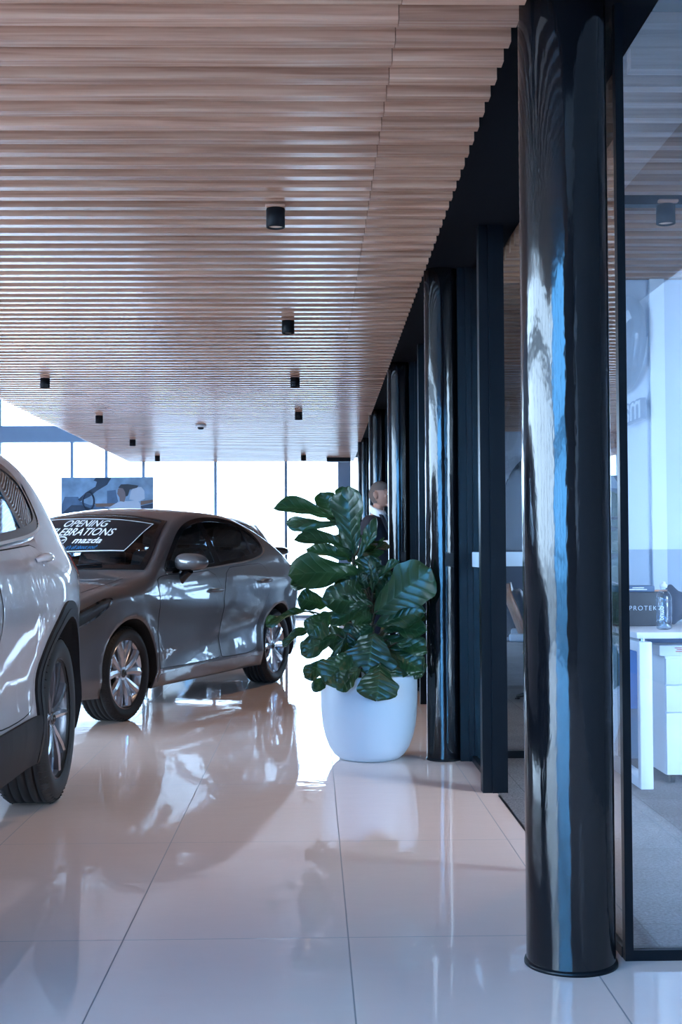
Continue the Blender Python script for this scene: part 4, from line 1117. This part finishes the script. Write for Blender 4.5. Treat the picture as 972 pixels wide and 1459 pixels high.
# skirt over the rim
leaf(zl(525,930,-.24), zl(505,1082,-.33), 178/795., (0,-1,.3), .08, .12, .05)
leaf(zl(405,895,-.20), zl(285,1010,-.28), 150/795., (-.1,-1,.3), .06, .2)
leaf(zl(440,945,-.25), zl(338,1038,-.29), 95/795., (-.1,-1,.4), .08, .3)
leaf(zl(305,925,-.10), zl(200,995,-.16), 78/795., (-.1,-1,.3), .05, .2)
leaf(zl(310,985,-.16), zl(240,1050,-.22), 60/795., (-.3,-1,.2), .05, .2)
leaf(zl(385,805,-.18), zl(308,908,-.20), 36/795., (.9,-.6,.5), .05, .7)
leaf(zl(600,920,-.14), zl(590,1000,-.20), 110/795., (.1,-1,.3), .06, .2)
leaf(zl(640,920,-.06), zl(712,1000,-.10), 90/795., (.3,-1,.3), .06, .2)
# inner fill, and the far side
for x0, y0, x1, y1, w, d in [(500,760,400,700,140,-.02),(500,780,390,860,150,-.04),(540,740,640,660,150,.0),(520,850,640,900,150,-.02),(430,820,300,860,140,-.02),
                             (500,860,420,960,150,-.06),(560,900,610,1000,130,-.06),(540,700,600,560,150,.04),(440,640,330,640,140,.02),(520,640,560,520,110,.05),(640,800,700,700,110,.03),(400,900,330,980,120,-.06)]:
    leaf(zl(x0,y0,d), zl(x1,y1,d-.05), w/795., (rl.uniform(-.3,.3),-1,rl.uniform(.1,.6)), .06, .25)
for i in range(26):
    an = rl.uniform(.15, math.pi-.15); zz = rl.uniform(.55, 1.0) if i < 20 else rl.uniform(1.0, 1.25)
    q = Vector((.02*math.cos(an)+(-.06 if zz > 1 else .02), .06, zz)); rr_ = rl.uniform(.18, .27)*(1 if zz < 1 else .75)
    tt = q+Vector((math.cos(an)*rr_*.95, math.sin(an)*rr_, rl.uniform(-.10, .06)))
    tt.x = max(-.27, min(.20, tt.x))
    leaf(q, tt, rl.uniform(.12,.19), (math.cos(an)*.4, math.sin(an)*.6, .9), .08, .25)
me = bpy.data.meshes.new('foliage'); me.from_pydata(LV, [], LF); me.update()
me.polygons.foreach_set('use_smooth', [True]*len(LF)); uvl = me.uv_layers.new(name='UVMap')
for l in me.loops: uvl.data[l.index].uv = LUV[l.vertex_index]
me.materials.append(M['leaf']); o = bpy.data.objects.new('foliage', me); COL.objects.link(o); o.parent = fig
ST.build('stem', M['stem'], fig)

# ------------------------------------------------------------------ man in a suit
def skin_mesh(vs, es, rad, root=0, sub=2):
    me = bpy.data.meshes.new('s'); me.from_pydata(vs, es, []); o = bpy.data.objects.new('s', me); COL.objects.link(o)
    m = o.modifiers.new('k', 'SKIN'); m.use_smooth_shade = True
    for i, r in enumerate(rad):
        sv = me.skin_vertices[0].data[i]; sv.radius = (r, r) if not isinstance(r, tuple) else r; sv.use_root = (i == root)
    s = o.modifiers.new('b', 'SUBSURF'); s.levels = sub; s.render_levels = sub
    dg = bpy.context.evaluated_depsgraph_get(); e = o.evaluated_get(dg).to_mesh()
    out = [tuple(v.co) for v in e.vertices], [list(p.vertices) for p in e.polygons]
    o.evaluated_get(dg).to_mesh_clear(); bpy.data.objects.remove(o); bpy.data.meshes.remove(me); return out
def chain(*lists):
    vs, es, rad = [], [], []; idx = {}
    for l in lists:
        prev = None
        for p, r in l:
            k = tuple(round(c, 4) for c in p)
            if k not in idx: idx[k] = len(vs); vs.append(p); rad.append(r)
            if prev is not None: es.append((prev, idx[k]))
            prev = idx[k]
    return vs, es, rad
def remeshed(name, mb, mats, parent, vox, smooth=2):
    o = mb.build(name, mats, parent)
    m = o.modifiers.new('r', 'REMESH'); m.mode = 'VOXEL'; m.voxel_size = vox; m.use_smooth_shade = True
    s = o.modifiers.new('s', 'SMOOTH'); s.iterations = smooth; s.factor = .5
    dg = bpy.context.evaluated_depsgraph_get(); me = bpy.data.meshes.new_from_object(o.evaluated_get(dg))
    o.modifiers.clear(); o.data = me
    me.polygons.foreach_set('use_smooth', [True]*len(me.polygons))
    return o
M['skin'] = pmat('skin', (.42,.22,.16), .5, noise=.08, nscale=30)
M['hair'] = pmat('cropped_hair', (.15,.105,.09), .85, noise=.35, nscale=160, bump=.5, bscale=300)
M['suit'] = pmat('navy_suit', (.006,.010,.022), .75, noise=.15, nscale=200, bump=.15, bscale=500)
M['trouser'] = pmat('navy_trousers', (.010,.017,.042), .78, noise=.15, nscale=200)
M['shirt'] = pmat('white_shirt', (.82,.85,.90), .7, noise=.02)
M['tie'] = pmat('dark_tie', (.010,.013,.03), .5, noise=.2, nscale=300)
M['shoe'] = pmat('black_leather', (.010,.009,.009), .3, noise=.1)
# local frame: he faces +y, his right hand side is +x, feet at z = 0
man = thing('person', 'man with cropped hair in a navy suit standing half behind a black column', 'person', (.585, 11.62, 0), R(-90-22))
H0 = 1.545                              # chin level
def limbs(mb, *lists):
    for l in lists:
        v, f = skin_mesh(*chain(l)); mb.add(v, f, True)
bd = MB()
limbs(bd, [((0,0,.90),(.150,.10)),((0,0,.98),(.150,.10)),((0,.005,1.10),(.135,.10)),((0,.0,1.28),(.155,.105)),((0,-.015,1.40),(.125,.085)),((0,-.012,1.46),(.070,.066)),((0,.0,1.51),(.056,.058)),((0,.012,1.58),(.056,.060))],
    [((.07,.0,.97),.085),((.095,.0,.86),.092),((.10,.015,.50),.060),((.105,.0,.12),.042),((.11,.02,.05),.045),((.115,.15,.035),.035)],
    [((-.07,.0,.97),.085),((-.095,.0,.86),.092),((-.10,.015,.50),.060),((-.105,-.01,.12),.042),((-.11,.01,.05),.045),((-.115,.14,.035),.035)],
    [((.08,-.018,1.41),.07),((.175,-.02,1.42),.060),((.235,-.06,1.16),.046),((.15,.16,1.20),.034),((.11,.22,1.215),.028)],
    [((-.08,-.018,1.41),.07),((-.175,-.02,1.42),.060),((-.24,-.03,1.15),.046),((-.24,.10,.93),.034),((-.24,.13,.87),.027)])

def head_shape(q):
    x, y, z = q
    w = 1-.22*max(0, -z)**1.5-.06*max(0, y)          # narrows to the jaw
    yy = y*(1.0 if y > 0 else 1.06)+ (.10*max(0,-z) if y > 0 else .0)*1.0
    if z < -.25 and y < 0: yy *= 1+.55*(z+.25)
    return Vector((x*w, yy, z))
hc = (0, .022, 1.653)
bd.sphere(hc, (.074, .098, .118), 40, 28, fn=head_shape)
bd.sphere((0, .122, 1.645), (.012, .020, .022), 14, 10); bd.sphere((0, .132, 1.632), (.016,.014,.011), 14, 10)     # nose
bd.sphere((0, .112, 1.676), (.050,.012,.010), 16, 8)                                # brow
bd.sphere((0, .114, 1.603), (.022,.009,.006), 14, 8); bd.sphere((0, .111, 1.592), (.020,.010,.006), 14, 8)          # lips
bd.sphere((0, .100, 1.555), (.024,.018,.016), 14, 8)                                # chin
for sx in (1, -1):
    bd.sphere((sx*.077, .006, 1.645), (.012,.020,.034), 16, 12); bd.sphere((sx*.086, -.003, 1.655), (.009,.015,.022), 12, 10)   # ear
    bd.sphere((sx*.040, .092, 1.635), (.022,.018,.016), 14, 10)                     # cheek
def hand(mb, wrist, d, up, sx, curl):
    wrist, d, up = Vector(wrist), Vector(d).normalized(), Vector(up).normalized(); s = d.cross(up).normalized()*sx
    v, f = skin_mesh(*chain([(tuple(wrist-d*.02), .026), (tuple(wrist+d*.02), (.030,.022)), (tuple(wrist+d*.075), (.038,.017))])); mb.add(v, f, True)
    for k, (o_, ln) in enumerate(((.030,.066),(.010,.076),(-.010,.070),(-.029,.054))):
        p = wrist+d*.070+s*o_; pts = [(tuple(p-d*.02), .0105)]; a = 0
        for q in range(3):
            pts.append((tuple(p), .0098-.001*q)); a += curl*(1 if q else .6); dd = d*math.cos(a)-up*math.sin(a); p = p+dd*ln*(.45,.32,.23)[q]
        pts.append((tuple(p), .007)); v, f = skin_mesh(*chain(pts)); mb.add(v, f, True)
    p = wrist+d*.02+s*.026; q = p+(d*.6+s*.75-up*.25).normalized()*.040; r = q+(d*.9+s*.15-up*.5).normalized()*.034
    v, f = skin_mesh(*chain([(tuple(p-s*.012), .014), (tuple(q), .0115), (tuple(r), .0085)])); mb.add(v, f, True)
hand(bd, (.105,.225,1.216), (-.55,.75,.12), (.75,.55,.25), -1, .55)
hand(bd, (-.24,.135,.865), (0,.25,-1), (-1,.1,.0), 1, .35)
body = remeshed('body', bd, M['skin'], man, .0065, 2)
for sx in (1, -1):
    e = MB(); e.sphere((sx*.030, .1065, 1.655), (.0125,.008,.0075), 14, 10); eo = e.build('eye', M['shirt'], body)
    e = MB(); e.sphere((sx*.030, .1125, 1.655), (.0055,.003,.0055), 12, 8); e.build('iris', M['shoe'], eo)
hr = MB()
def hair_fn(q):
    p = head_shape(q); return p
bm = bmesh.new(); bmesh.ops.create_uvsphere(bm, u_segments=48, v_segments=32, radius=1)
for vv in bm.verts: vv.co = head_shape(vv.co)
kill = []
for ff in bm.faces:
    c = ff.calc_center_median(); line = .42 if c.y > .55 else (.30-.2*(.55-c.y) if c.y > .1 else (-.05 if c.y > -.1 else -.62))
    if abs(c.x) > .8 and -.2 < c.y < .25 and c.z < .25: kill.append(ff)
    elif c.z < line: kill.append(ff)
bmesh.ops.delete(bm, geom=kill, context='FACES')
for vv in bm.verts: vv.co = Vector((hc[0]+vv.co.x*.0775, hc[1]+vv.co.y*.1015, hc[2]+vv.co.z*.1215))
hr.bm(bm, True); hr.build('cropped_hair', M['hair'], man)
# jacket: torso, skirt and sleeves in one piece
jk = MB()
limbs(jk, [((0,.0,.84),(.190,.150)),((0,.0,1.0),(.182,.140)),((0,.012,1.15),(.168,.132)),((0,.0,1.30),(.186,.130)),((0,-.018,1.40),(.160,.105)),((0,-.030,1.455),(.095,.068)),((0,-.034,1.475),(.080,.058))],
    [((.09,-.018,1.40),.085),((.178,-.022,1.415),.080),((.243,-.063,1.16),.066),((.165,.135,1.195),.052)],
    [((-.09,-.018,1.40),.085),((-.178,-.022,1.415),.080),((-.248,-.032,1.15),.066),((-.243,.085,.955),.052)])
jo = remeshed('jacket', jk, M['suit'], man, .011, 2)
for sx in (1, -1):                       # lapels
    lp = MB(); pts = [(.075,.045,1.475),(.105,.090,1.40),(.085,.128,1.30),(.012,.150,1.16)]; inn = [(.052,.055,1.465),(.050,.100,1.38),(.030,.132,1.28),(.004,.150,1.16)]
    vv = [(sx*p[0],p[1]+.010,p[2]) for p in pts]+[(sx*p[0],p[1]+.014,p[2]) for p in inn]+[(sx*p[0],p[1]-.012,p[2]) for p in pts]+[(sx*p[0],p[1]-.010,p[2]) for p in inn]
    fs = []
    for i in range(3): fs += [(i,i+1,5+i,4+i),(8+i,12+i,13+i,9+i),(i,8+i,9+i,i+1),(4+i,5+i,13+i,12+i)]
    lp.add(vv, fs, True); lp.build('lapel', M['suit'], jo)
sh = MB()
vv = [(-.05,.066,1.465),(.05,.066,1.465),(.045,.112,1.38),(.026,.142,1.28),(.002,.158,1.165),(-.026,.142,1.28),(-.045,.112,1.38)]
sh.add(vv+[(x,y-.05,z) for x,y,z in vv], [tuple(range(7)), tuple(range(13,6,-1))]+[(i,(i+1)%7,7+(i+1)%7,7+i) for i in range(7)], False)
sh.build('shirt_front', M['shirt'], jo)
cl = MB(); cl.lathe([(.073,1.462),(.076,1.478),(.072,1.512),(.066,1.535),(.061,1.530),(.064,1.49)], (0,.0,0), 36); 
cl.v = [(x, y*1.05+.004-.20*(z-1.48), z+(-.030*(y/.07) if True else 0)) for x,y,z in cl.v]; cl.build('shirt_collar', M['shirt'], man)
tp = MB(); tp.add([(-.018,.090,1.475),(.018,.090,1.475),(.012,.103,1.445),(-.012,.103,1.445),(-.028,.146,1.30),(.028,.146,1.30),(-.030,.165,1.16),(.030,.165,1.16),
                   (-.018,.075,1.475),(.018,.075,1.475),(.012,.088,1.445),(-.012,.088,1.445),(-.028,.13,1.30),(.028,.13,1.30),(-.03,.15,1.16),(.03,.15,1.16)],
                  [(0,1,2,3),(3,2,5,4),(4,5,7,6),(8,11,10,9),(11,12,13,10),(12,14,15,13),(0,3,11,8),(3,4,12,11),(4,6,14,12),(1,9,10,2),(2,10,13,5),(5,13,15,7)], False); tp.build('tie', M['tie'], man)
cf = MB(); cf.tube([(.172,.118,1.196),(.118,.205,1.213)], [.043,.038], n=20); cf.build('shirt_cuff', M['shirt'], man)
cf = MB(); cf.tube([(-.243,.080,.965),(-.241,.115,.90)], [.043,.038], n=20); cf.build('shirt_cuff', M['shirt'], man)
tr = MB()
limbs(tr, [((0,0,.86),(.165,.12)),((0,0,1.0),(.165,.12))], [((.08,.0,.93),.10),((.095,.0,.84),.112),((.102,.018,.50),.082),((.107,.0,.10),.070)], [((-.08,.0,.93),.10),((-.095,.0,.84),.112),((-.102,.018,.50),.082),((-.107,-.008,.10),.070)])
remeshed('trousers', tr, M['trouser'], man, .013, 2)
for sx, dy in ((1,.0),(-1,-.01)):
    so = MB(); so.sphere((sx*.113, .07+dy, .045), (.050,.150,.050), 24, 14, fn=lambda q: Vector((q.x*(1-.15*abs(q.y)), q.y, max(-.88, q.z*(1-.45*max(0,q.y)))))); so.build('shoe', M['shoe'], man)

# ------------------------------------------------------------------ poster hung on the back window
M['p_sky'] = pmat('poster_sky', (.20,.32,.46), .5, noise=.85, nscale=4)
M['p_dark'] = pmat('poster_dark', (.012,.025,.055), .5, noise=.4, nscale=9)
M['p_mid'] = pmat('poster_mid', (.055,.11,.20), .5, noise=.4, nscale=8)
M['p_light'] = pmat('poster_light', (.40,.48,.58), .5, noise=.08)
M['p_skin'] = pmat('poster_skin', (.17,.12,.12), .5, noise=.1)
M['p_hair'] = pmat('poster_hair', (.010,.010,.016), .5, noise=.2)
M['p_tan'] = pmat('poster_tan', (.16,.09,.06), .5, noise=.2)
ps = thing('poster_board', 'wide blue poster of a man driving a car, hung in front of the back windows', 'poster', (-3.52, 22.33, 1.48))
def ab(x, y):                            # poster picture coordinates from the 972 wide crop
    return ((x-472)*.00209, (425-y)*.00209+.28)
mb = MB(); mb.rbox(-.785,-.012,0,.785,.012,.955,.004); mb.build('board', M['p_sky'], ps)
pm = MB(); pm.box(-.785,-.0165,0,.785,.0,.33); 
def art(nm, poly, mt, lay):
    a = MB(); a.prism([ab(*p) for p in poly], -.0135-.0012*lay, -.011); return a.build(nm, M[mt], ps)
art('poster_print', [(98,425),(98,330),(125,262),(235,262),(250,300),(330,330),(420,330),(480,365),(560,380),(680,385),(845,360),(845,540),(98,540)], 'p_mid', 0)
art('poster_print', [(98,440),(110,390),(180,330),(260,330),(330,355),(420,380),(470,392),(470,440),(400,540),(98,540)], 'p_dark', 1)
art('poster_print', [(360,128),(378,108),(505,108),(470,165),(385,215),(330,260),(250,300),(232,285),(300,225),(375,180),(388,140)], 'p_dark', 2)
art('poster_print', [(470,215),(540,206),(560,300),(545,320),(470,318)], 'p_mid', 1)
art('poster_print', [(370,318),(560,316),(560,342),(380,345)], 'p_tan', 2)
ring_ = [(318+46*math.cos(t), 300+72*math.sin(t)) for t in np.linspace(0, 2*math.pi, 28)[:-1]]
a = MB(); a.tube([(ab(*p)[0], -.016, ab(*p)[1]) for p in ring_], .016, n=8, closed=True); a.build('poster_print', M['p_dark'], ps)
art('poster_print', [(470,360),(540,318),(590,298),(640,300),(720,290),(745,330),(742,385),(560,400),(480,388)], 'p_light', 3)
art('poster_print', [(345,345),(430,358),(480,352),(500,385),(450,395),(360,385)], 'p_mid', 3)
art('poster_print', [(652,285),(665,215),(690,190),(750,183),(775,215),(780,280),(735,300)], 'p_light', 4)
art('poster_print', [(575,300),(572,270),(553,240),(560,200),(580,182),(625,190),(632,230),(620,275),(612,305)], 'p_skin', 5)
art('poster_print', [(562,188),(585,162),(640,160),(728,172),(715,190),(655,205),(640,255),(622,262),(618,225),(600,195)], 'p_hair', 6)
art('poster_print', [(745,340),(845,318),(845,360),(760,385)], 'p_dark', 3)
art('poster_print', [(745,300),(845,288),(845,312),(745,332)], 'p_tan', 4)
for x in (-.60, -.03, .62):
    a = MB(); a.rbox(x-.03,.012,.86,.03+x,.10,.92,.006); a.build('bracket', M['mullion'], ps)

# ------------------------------------------------------------------ office things
DESK_Z = .755
dk = thing('desk', 'white office desk with hoop legs behind the glass pane', 'desk', (1.56, 6.22, 0))
mb = MB(); mb.rbox(-.012,-.02,.722,1.30,.86,.752,.003); mb.build('desktop', M['white_lam'], dk)
def hoop(x):
    m_ = MB()
    m_.rbox(x,.0,.0,x+.062,.05,.705,.004); m_.rbox(x,.72,.0,x+.062,.77,.705,.004); m_.rbox(x,.045,.0,x+.062,.725,.05,.004); m_.rbox(x,.045,.655,x+.062,.725,.705,.004)
    return m_.build('leg', M['white_metal'], dk)
hoop(.005); hoop(1.22)
mb = MB()
for x in (.035, 1.25):
    for y in (.06, .7): mb.cyl((x,y,.704),(x,y,.723),.016)
mb.build('spacer', M['chrome'], dk)
M['blue_panel'] = pmat('blue_panel', (.07,.22,.50), .5, noise=.05)
mb = MB(); mb.rbox(.07,.70,.30,1.215,.715,.70,.003); mb.build('modesty_panel', M['blue_panel'], dk)
pd = thing('drawer_pedestal', 'white three-drawer pedestal under the office desk', 'drawer unit', (1.725, 6.345, 0))
mb = MB(); mb.rbox(0,.018,.045,.42,.56,.625,.003); mb.build('cabinet', M['white_lam'], pd)
for z0, z1 in ((.487,.615),(.353,.481),(.047,.347)):
    m_ = MB(); m_.rbox(.002,.0,z0,.418,.0175,z1,.002); m_.build('drawer', M['white_lam'], pd)
for x in (.04,.38):
    for y in (.06,.52):
        m_ = MB(); m_.cyl((x-.012,y,.022),(x+.012,y,.022),.022); m_.cyl((x,y,.03),(x,y,.046),.008); m_.build('castor', M['black_metal'], pd)
bx = thing('carton', 'small white carton with red print lying on the drawer pedestal', 'box', (1.70, 6.36, .625))
mb = MB(); mb.rbox(-.0,.0,0,.30,.20,.052,.003); mb.build('box', M['white_lam'], bx)
M['red_print'] = pmat('red_print', (.55,.12,.09), .6, noise=.1); M['grey_print'] = pmat('grey_print', (.30,.33,.38), .6, noise=.1)
mb = MB()
for i, (x0, x1) in enumerate(((.075,.135),(.085,.13),(.08,.125))): mb.box(x0,-.0012,.038-.009*i,x1,.001,.0425-.009*i)
mb.build('print', M['red_print'], bx)
cb = thing('black_box', 'black box with thin white capital lettering on the office desk', 'box', (1.70, 6.70, .7525))
M['box_black'] = pmat('matt_black_card', (.006,.008,.013), .6, noise=.1); M['box_text'] = pmat('silver_print', (.55,.62,.70), .4, noise=.02)
mb = MB(); mb.rbox(-.135,0,0,.115,.18,.175,.003); mb.build('box', M['box_black'], cb)
vs, fs = text_shape('PROTEKT', .034, spacing=1.25, bold=-.0004); mb = MB(); mb.add([(x-.066, -.0012-z, y+.082) for x,y,z in vs], fs); mb.build('lettering', M['box_text'], cb)
fl = thing('ring_binder', 'dark blue folder with white print lying on the black box', 'folder', (1.69, 6.79, .9285))
M['folder'] = pmat('folder_blue', (.03,.08,.17), .5, noise=.1)
mb = MB(); mb.rbox(-.11,-.07,0,.085,.08,.032,.003); mb.build('cover', M['folder'], fl)
mb = MB()
for i, (x0,x1) in enumerate(((-.03,.03),(-.05,.045))): mb.box(x0,-.0712,.020-.009*i,x1,-.069,.024-.009*i)
mb.build('print', M['white_lam'], fl)
M['pen'] = pmat('orange_pen', (.55,.22,.10), .4, noise=.1)
pn = thing('pen', 'orange-brown pen lying on the black box beside the folder', 'pen', (1.80, 6.76, .9335))
mb = MB(); mb.cyl((-.025,.0,0),(.055,.02,0),.005); mb.build('barrel', M['pen'], pn); mb = MB(); mb.cyl((.055,.02,0),(.066,.0228,0),.005,.001); mb.build('tip', M['black_metal'], pn)
bg_ = thing('cable_pouch', 'dark soft pouch slumped behind the water bottle', 'pouch', (1.90, 6.86, .7525))
M['pouch'] = pmat('pouch_cloth', (.03,.04,.07), .8, noise=.2)
mb = MB(); rp = random.Random(4)
mb.sphere((0,0,.10), (.085,.06,.10), 28, 18, fn=lambda q: Vector((q.x*(1+.12*math.sin(5*q.z+3*q.y)), q.y*(1+.15*math.sin(7*q.x)), q.z*(1+.12*math.sin(6*q.x+2)))))
mb.v = [(x,y,max(z,0)) for x,y,z in mb.v]; mb.build('bag', M['pouch'], bg_)
mb = MB(); mb.tube([(.06,-.02,.16),(.10,-.05,.19),(.15,-.05,.15),(.17,-.04,.05),(.16,-.05,.005)], .004, n=8); mb.build('cord', M['black_metal'], bg_)
# bottle
bo = thing('water_bottle', 'clear plastic water bottle with a white wordmark on the office desk', 'bottle', (1.742, 6.425, .7525))
M['pet'] = glass_mat('clear_plastic', (.86,.93,1.0), ior=1.5, boost=2.2)
M['water'] = glass_mat('water', (.90,.95,1.0), ior=1.33)
mb = MB(); mb.lathe([(0,.004),(.03,0),(.038,.006),(.039,.02),(.036,.03),(.039,.04),(.0385,.07),(.039,.11),(.039,.125),(.036,.135),(.039,.145),(.038,.158),(.034,.172),(.026,.186),(.017,.196),(.0155,.20),(.0155,.207)], n=40); mb.build('bottle_body', M['pet'], bo)
mb = MB(); mb.lathe([(0,.206),(.0175,.206),(.0175,.222),(.010,.225),(.009,.236),(0,.237)], n=28); mb.build('cap', M['white_lam'], bo)
mb = MB(); mb.lathe([(0,.006),(.036,.007),(.0365,.118),(0,.118)], n=36); mb.build('water', M['water'], bo)
vs, fs = text_shape('pump', .036, shear=.25, bold=.001)
mb = MB(); b2 = MB()
mb.add([(.0400*math.sin((y-.010)/.039-.45), -.0400*math.cos((y-.010)/.039-.45), .045+x*.85) for x,y,z in vs], fs); mb.build('wordmark', M['white_lam'], bo)
# waste bin with liner
wb = thing('waste_bin', 'white waste bin with a clear liner beside the desk, seen past the pane edge', 'bin', (1.42, 7.02, 0))
mb = MB(); mb.lathe([(0,.01),(.085,.0),(.088,.01),(.11,.42),(.114,.425),(.106,.42),(.084,.02),(0,.02)], n=36); mb.build('bucket', M['white_lam'], wb)
M['liner'] = glass_mat('clear_liner', (.85,.9,.95), boost=2.5)
mb = MB(); n_ = 40; vs = []; prof = [(.113,.30),(.117,.38),(.116,.428),(.109,.432),(.100,.36)]
for i in range(n_):
    t = 2*math.pi*i/n_
    for k, (r, h) in enumerate(prof): rr_ = r+.0035*math.sin(i*2.7+k); vs.append((rr_*math.cos(t), rr_*math.sin(t), h+(.02*math.sin(i*1.3) if k == 0 else 0)))
mb.add(vs, [(i*5+k, ((i+1)%n_)*5+k, ((i+1)%n_)*5+k+1, i*5+k+1) for i in range(n_) for k in range(4)], True); mb.build('bin_liner', M['liner'], wb)
# lounge chair in the next room
ch = thing('lounge_chair', 'moulded wood lounge chair with black leather cushions seen between post and column', 'chair', (1.86, 9.88, 0), R(80))
def shell(mb, poly_w, path, thick, mi=0):
    """curved panel: path of (y, z) with half-widths, sides cupped forward"""
    vs = []; n = len(path); NV = 10
    for side in (0, 1):
        for i, (y, z) in enumerate(path):
            a = path[max(0, i-1)]; b = path[min(n-1, i+1)]; d = Vector((0, b[0]-a[0], b[1]-a[1])).normalized(); nn = Vector((0, -d.z, d.y))
            for j in range(NV+1):
                v = -1+2*j/NV; p = Vector((poly_w[i]*v, y, z))+nn*(.07*v*v+side*thick); vs.append(p)
    m = NV+1; o_ = n*m; fs = []
    for i in range(n-1):
        for j in range(NV):
            fs.append((i*m+j, i*m+j+1, i*m+m+j+1, i*m+m+j)); fs.append((o_+i*m+j, o_+i*m+m+j, o_+i*m+m+j+1, o_+i*m+j+1))
    for i in range(n-1):
        fs.append((i*m, i*m+m, o_+i*m+m, o_+i*m)); fs.append((i*m+NV, o_+i*m+NV, o_+i*m+m+NV, i*m+m+NV))
    for j in range(NV): fs.append((j, o_+j, o_+j+1, j+1)); e = (n-1)*m; fs.append((e+j, e+j+1, o_+e+j+1, o_+e+j))
    mb.add(vs, fs, True, mi)
M['leather'] = pmat('black_leather_cushion', (.012,.012,.014), .35, noise=.2, bump=.2, bscale=60)
M['arm_pad'] = pmat('blue_grey_pad', (.25,.36,.50), .5, noise=.1)
s_ = MB(); shell(s_, [.24,.30,.33,.33,.30], [(-.36,.33),(-.22,.30),(.0,.28),(.18,.30),(.27,.36)], .012); s_.build('seat_shell', M['ply'], ch)
s_ = MB(); shell(s_, [.30,.33,.33,.28,.20], [(.24,.40),(.30,.52),(.36,.68),(.41,.80),(.43,.88)], .012); s_.build('back_shell', M['ply'], ch)
s_ = MB(); s_.rbox(-.27,-.33,.335,.27,.22,.44,.045,3); s_.build('seat_cushion', M['leather'], ch)
bm = bmesh.new(); bmesh.ops.create_cube(bm, size=1)
for v_ in bm.verts: v_.co = Vector((v_.co.x*.52, v_.co.y*.09, v_.co.z*.44))
bmesh.ops.bevel(bm, geom=bm.edges[:], offset=.04, segments=3, profile=.5, affect='EDGES')
s_ = MB(); s_.bm(bm, True, 0, Matrix.Translation((0,.25,.64)) @ Matrix.Rotation(R(-18), 4, 'X')); s_.build('back_cushion', M['leather'], ch)
for sx in (1,-1):
    s_ = MB(); s_.rbox(sx*.33-.045,-.20,.47,sx*.33+.045,.36,.53,.02,3); s_.build('armrest', M['arm_pad'], ch)
s_ = MB(); s_.cyl((0,0,.05),(0,0,.28),.03)
s_.build('pedestal', M['black_metal'], ch)
s_ = MB()
for k in range(5):
    t_ = 2*math.pi*k/5; s_.tube([(0,0,.09),(.17*math.cos(t_),.17*math.sin(t_),.06),(.33*math.cos(t_),.33*math.sin(t_),.022)], [.026,.022,.014], n=10); s_.cyl((.325*math.cos(t_),.325*math.sin(t_),0),(.325*math.cos(t_),.325*math.sin(t_),.012),.02)
s_.build('star_base', M['black_metal'], ch)
# round-topped screen in front of the far wall
sc_ = thing('acoustic_screen', 'dark round-topped screen standing against the grey wall of the farther room', 'screen', (3.02, 16.3, 0))
M['felt'] = pmat('navy_felt', (.020,.030,.050), .9, noise=.15, nscale=80)
pl = [(-.62,.06),(.62,.06),(.62,1.75)]+[(.62*math.cos(t), 1.75+.68*math.sin(t)) for t in np.linspace(0, math.pi, 30)[1:-1]]+[(-.62,1.75)]
s_ = MB(); s_.prism(pl, -.03, .03); s_.build('panel', M['felt'], sc_)
for x in (-.45,.45):
    s_ = MB(); s_.rbox(x-.03,-.15,0,x+.03,.15,.06,.006); s_.build('foot', M['black_metal'], sc_)
# ------------------------------------------------------------------ light, camera, view
w = bpy.data.worlds.new('sky'); SC.world = w; w.use_nodes = True
bg = w.node_tree.nodes['Background']; bg.inputs[0].default_value = (.55,.775,1.0,1); bg.inputs[1].default_value = SKY
def portal(loc, rot, sx, sy):
    l = bpy.data.lights.new('daylight_portal', 'AREA'); l.shape = 'RECTANGLE'; l.size = sx; l.size_y = sy; l.cycles.is_portal = True
    o = bpy.data.objects.new('daylight_portal', l); COL.objects.link(o); o.location = loc; o.rotation_euler = rot
portal(((XW0+XW1)/2, YW+.12, HT/2), (R(-90),0,0), XW1-XW0, HT)
portal((XW0-.12, (YB+9)/2, HT/2), (0,R(-90),0), HT, 9-YB)
portal(((XW0-1.2)/2, YB-.2, HT/2), (R(90),0,0), -1.2-XW0, HT)
portal((XW1+.12, 14.95, HT/2), (0,R(90),0), HT, 2.9)
for x_, y_, z_ in SPOTS:                  # the warm beam of each ceiling downlight
    l = bpy.data.lights.new('downlight_beam', 'SPOT'); l.energy = 8; l.color = (1, .70, .46); l.spot_size = R(95); l.spot_blend = .9; l.shadow_soft_size = .03
    o = bpy.data.objects.new('downlight_beam', l); COL.objects.link(o); o.location = (x_, y_, z_)
cam = bpy.data.cameras.new('camera'); co = bpy.data.objects.new('camera', cam); COL.objects.link(co)
F = 1850.
cam.sensor_fit = 'VERTICAL'; cam.sensor_height = 36; cam.lens = F/1459*36
cam.clip_start = .05; cam.clip_end = 500
co.location = (0, 0, 1.15)
co.rotation_euler = (R(90)+math.atan(55.5/F), R(.3), -math.atan(40/F))
SC.camera = co
SC.view_settings.view_transform = 'Standard'; SC.view_settings.look = 'None'; SC.view_settings.gamma = 1; SC.view_settings.use_curve_mapping = False
SC.view_settings.exposure = EXPO
cy = SC.cycles
cy.use_denoising = True; cy.max_bounces = 10; cy.diffuse_bounces = 5; cy.glossy_bounces = 6; cy.transmission_bounces = 8; cy.transparent_max_bounces = 24
cy.sample_clamp_indirect = 8; cy.caustics_reflective = False; cy.caustics_refractive = False
